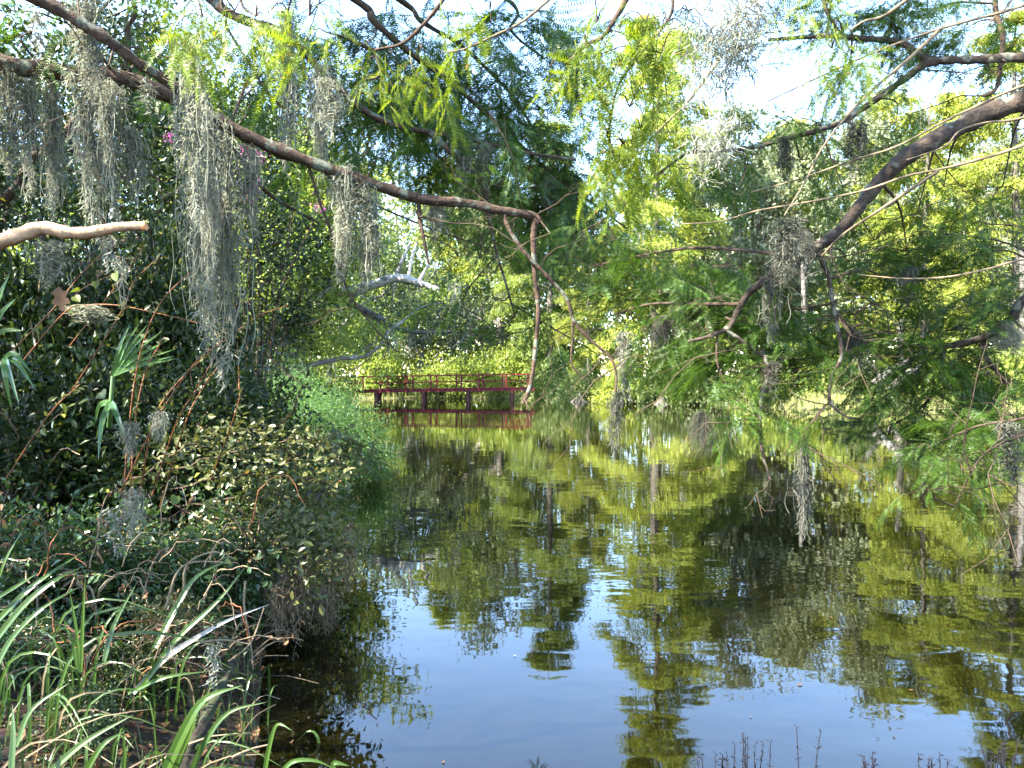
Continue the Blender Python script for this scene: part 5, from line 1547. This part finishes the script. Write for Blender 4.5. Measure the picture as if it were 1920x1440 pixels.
# vine with heart-shaped leaves and a caught dead oak leaf
HEART = (A([(0, 0, 0), (0.28, -0.12, 0.04), (0.5, 0.15, 0.06), (0.42, 0.5, 0.02), (0, 1, -0.08), (-0.42, 0.5, 0.02), (-0.5, 0.15, 0.06), (-0.28, -0.12, 0.04), (0, 0.45, -0.04)]),
         A([(0, 1, 8), (1, 2, 8), (2, 3, 8), (3, 4, 8), (4, 5, 8), (5, 6, 8), (6, 7, 8), (7, 0, 8)]))
rng = np.random.default_rng(151)
for lb, stem, spots in [
    ('vine with yellow-green heart leaves climbing below the broken limb', [(60, 640, 4.2), (120, 580, 4.1), (150, 545, 4.0), (200, 520, 4.1), (260, 500, 4.2)], [(148, 542), (140, 556), (178, 528), (130, 575), (95, 600), (215, 512), (236, 500), (112, 540), (60, 560)]),
    ('vine with broad heart leaves beside the drooping palm leaf', [(60, 820, 3.9), (120, 770, 3.85), (145, 755, 3.8), (200, 745, 3.9)], [(140, 758), (152, 775), (118, 760), (100, 790), (165, 748), (80, 805), (190, 735)]),
    ('vine with round leaves hanging over the shrub above the bleached stalk', [(300, 930, 4.4), (350, 960, 4.2), (400, 1000, 4.1), (430, 1060, 4.1)], [(330, 930), (348, 990), (365, 960), (372, 1000), (395, 985), (410, 1020), (430, 1050), (385, 940), (310, 950)])]:
    root = empty('vine', at(*stem[0]))
    tag(root, lb, 'vine')
    off = A(root.location)
    b = MB()
    q = smooth([at(*p_) for p_ in stem], 16)
    b.tube(q - off, 0.0025, 5)
    b.build('stem', M['twig'], root)
    for px, py in spots:
        b = MB()
        d_ = np.interp(px, sorted([p_[0] for p_ in stem]), [p_[2] for p_ in sorted(stem)]) - 0.05
        b.scatter(HEART[0], HEART[1], [at(px, py, d_) - off], A([[rng.normal() * 0.7, -0.3 + rng.normal() * 0.3, -0.6]]), A([[rng.normal() * 0.6 - 0.2, -0.6 + rng.normal() * 0.4, 0.8]]), rng.uniform(0.035, 0.065))
        b.build('leaf', M['vine_leaf'], root, False)
DL = MB()
DLV = A([(0, 0), (0.16, 0.1), (0.1, 0.25), (0.34, 0.3), (0.3, 0.5), (0.2, 0.55), (0.36, 0.75), (0.15, 0.8), (0, 1), (-0.18, 0.82), (-0.34, 0.78), (-0.2, 0.58), (-0.36, 0.45), (-0.3, 0.28), (-0.1, 0.24), (-0.14, 0.1)])
DLV = DLV * A([0.75, 1.0])
V_ = np.vstack([np.column_stack([DLV, 0.12 * np.abs(DLV[:, 0]) + 0.1 * (DLV[:, 1] - 0.5) ** 2]), [(0, 0.5, 0)]])
DL.scatter(V_, A([(k, (k + 1) % 16, 16) for k in range(16)]), [at(118, 585, 3.4)], A([[-0.35, 0.3, 1.0]]), A([[0.5, -1, 0.5]]), A([0.14]))
tag(DL.build('dead_leaf', M['dead_leaf'], None, False), 'large brown dead oak leaf caught among stems below the broken limb', 'leaf')

# crepe myrtle with pink blossom behind the limb
CM = empty('crepe_myrtle', at(470, 720, 12) * A([1, 1, 0]) + A([0, 0, gz(at(470, 720, 12)[0], 12)]))
tag(CM, 'crepe myrtle with pink blossom behind the limb at upper left', 'tree')
off = A(CM.location)
rng = np.random.default_rng(121)
tips = [(320, 258, 11), (350, 240, 11), (460, 285, 11.6), (490, 297, 11.8), (478, 290, 11.8), (475, 345, 11.5), (470, 370, 11.5), (600, 388, 12.5), (560, 330, 12), (420, 330, 11.5), (520, 420, 12), (390, 300, 11.3), (440, 240, 11.6)]
for k, tp in enumerate(tips):
    b = MB()
    e = at(*tp)
    q = smooth([off, off + (e - off) * A([0.35, 0.35, 0.55]) + rng.normal(size=3) * 0.1, e], 10)
    b.tube(q - off, np.linspace(0.035, 0.006, 10), 5)
    br = b.build('stem', M['bark'], CM)
    b = MB()
    kk = rng.integers(5, 10, 260)
    leaves(b, LEAF2, q[kk] + rng.normal(size=(260, 3)) * 0.22 - off, 0.07, rng, 0.2, flat=0.2)
    o = b.build('foliage', M['lime_leaf'] if k % 2 else M['shrub_dark'], br, False)
    o['kind'] = 'stuff'
    if k in (0, 2, 3, 4, 5, 6, 7):
        b = MB()
        leaves(b, LEAF2, e + rng.normal(size=(70, 3)) * A([0.05, 0.05, 0.05]) - off, 0.035, rng, 0.0)
        b.build('blossom', M['pink'], br, False)

# ------------------------------------------------------------------ leaf litter, shallows, floating bits
rng = np.random.default_rng(131)
b = MB()
xs, ys = rng.uniform(-6, 0.5, 9000), rng.uniform(1.5, 9, 9000)
dd = pond_dist(xs, ys)
ok = dd > -0.6
xs, ys, dd = xs[ok], ys[ok], dd[ok]
pos = np.stack([xs, ys, ground_z(xs, ys) + 0.01], -1)
leaves(b, LEAF6, pos, 0.06, rng, 0.0, flat=0.75)
tag(b.build('leaf_litter', M['dead_leaf'], None, False), 'brown fallen leaves covering the near bank and shallow pond bed', 'leaf litter', kind='stuff')

b = MB()
xs, ys = rng.uniform(-4.5, -0.6, 3200), rng.uniform(1.9, 5.0, 3200)
dd = pond_dist(xs, ys)
ok = dd > 0.0
pos = np.stack([xs, ys, ground_z(xs, ys) - 0.02], -1)[ok]
blades(b, pos, 0.2, 0.008, rng, 1.2)
tag(b.build('undergrowth', M['strap_dark'], None, False), 'thin grass and weeds between the sedge clumps on the near bank', 'weeds', kind='stuff')

b = MB()
for k in range(80):
    x, y = rng.uniform(-3.6, -1.1), rng.uniform(2.0, 4.6)
    if pond_dist(A([x]), A([y]))[0] < 0.02:
        continue
    p0 = A([x, y, gz(x, y) + rng.uniform(0.0, 0.22)])
    a_ = rng.uniform(-0.6, 1.3)
    o_ = A([math.cos(a_), math.sin(a_) * 0.6, rng.uniform(-0.1, 0.7)]) * rng.uniform(0.15, 0.5)
    q = smooth([p0, p0 + o_ * 0.5 + A([0, 0, 0.05]), p0 + o_], 6)
    if k % 3:
        strap(b, q, rng.uniform(0.004, 0.012), 5)
    else:
        b.tube(q, 0.0022, 4, cap=False)
tag(b.build('dead_grass_litter', M['dry'], None, False), 'tangle of dry stems and dead blades under the sedge', 'litter', kind='stuff')

G_FL = 'small bits floating on the pond'
lf = MB()
lf.add(LEAF6[0], LEAF6[1])
lme = lf.mesh('floating_leaf', M['moss_pale'], False)
for lb, px, py, s in [
    ('white floating petal scrap beside the feathery bush, upper one', 700, 772, 0.3), ('white floating petal scrap lower right of the upper scrap', 762, 797, 0.22), ('pale leaf floating below the hanging branch tip', 1190, 792, 0.2),
    ('tiny pale leaf floating in mid pond right of the reflections', 1190, 818, 0.15), ('tiny pale leaf floating under the right sprays', 1215, 826, 0.15), ('tiny leaf floating on the dark reflection at left', 880, 869, 0.14), ('tiny leaf floating in mid pond, farthest right of three', 1100, 863, 0.12), ('small fleck floating on the blue sky reflection', 962, 1230, 0.03),
]:
    v = at(px, py, 1.0)
    t = EYE / (EYE - v[2])
    o = link('floating_leaf', lme)
    o.location = (v[0] * t, t, 0.008)
    o.scale = (s * 0.8, s, s * 0.3)
    o.rotation_euler = (0, 0, px * 0.37)
    tag(o, lb, 'leaf', G_FL)

b = MB()
xs, ys = rng.uniform(-2, 12, 260), rng.uniform(3.2, 30, 260)
ok = pond_dist(xs, ys) < -0.2
pos = np.stack([xs, ys, np.full(260, 0.006)], -1)[ok]
b.scatter(LEAF6[0], LEAF6[1], pos, rand_dirs(len(pos), rng) * A([1, 1, 0.02]), np.tile(A([0, 0, 1.0]), (len(pos), 1)), rng.uniform(0.012, 0.045, len(pos)))
tag(b.build('floating_debris', M['dead_leaf'], None, False), 'tiny leaf flecks scattered over the pond surface', 'debris', kind='stuff')

# dark waterweed sprigs breaking the surface at the bottom right
G_WW = 'dark waterweed sprigs at the bottom of the picture'
rng = np.random.default_rng(141)
for lb, px, py, h, n in [
    ('tall dark waterweed sprig on the blue water left of the others', 1400, 1440, 0.18, 7), ('bushy dark waterweed at the bottom left of the sprigs', 1345, 1452, 0.1, 8), ('single bare waterweed stem standing in the blue water', 1442, 1446, 0.14, 1),
    ('thin pale waterweed stem in mid blue reflection', 1508, 1440, 0.2, 2), ('low dark waterweed tuft right of the thin stem', 1640, 1450, 0.09, 7), ('dark spiky waterweed near the bottom right corner', 1880, 1446, 0.15, 12), ('low waterweed tuft left of the spiky corner one', 1750, 1452, 0.08, 7)]:
    v = at(px, py, 1.0)
    t = EYE / (EYE - v[2])
    root = empty('waterweed', (v[0] * t, t, 0))
    tag(root, lb, 'waterweed', G_WW)
    for k in range(n):
        b = MB()
        a = rng.uniform(0, 6.28)
        sp = rng.uniform(0, 0.09) if n > 1 else 0
        p0 = A([math.cos(a) * sp, math.sin(a) * sp * 0.4, -0.15])
        hh = h * rng.uniform(0.45, 1.0) if k else h
        e = p0 * A([1.5, 1.5, 0]) + A([rng.normal() * 0.012, 0, hh])
        q = smooth([p0, (p0 + e) / 2 + rng.normal(size=3) * 0.006, e], 8)
        b.tube(q, np.linspace(0.004, 0.002, 8), 5)
        pos = q[rng.integers(3, 8, 16)]
        leaves(b, NARROW, pos, 0.022, rng, -0.5)
        b.build('stem', M['weed'], root)
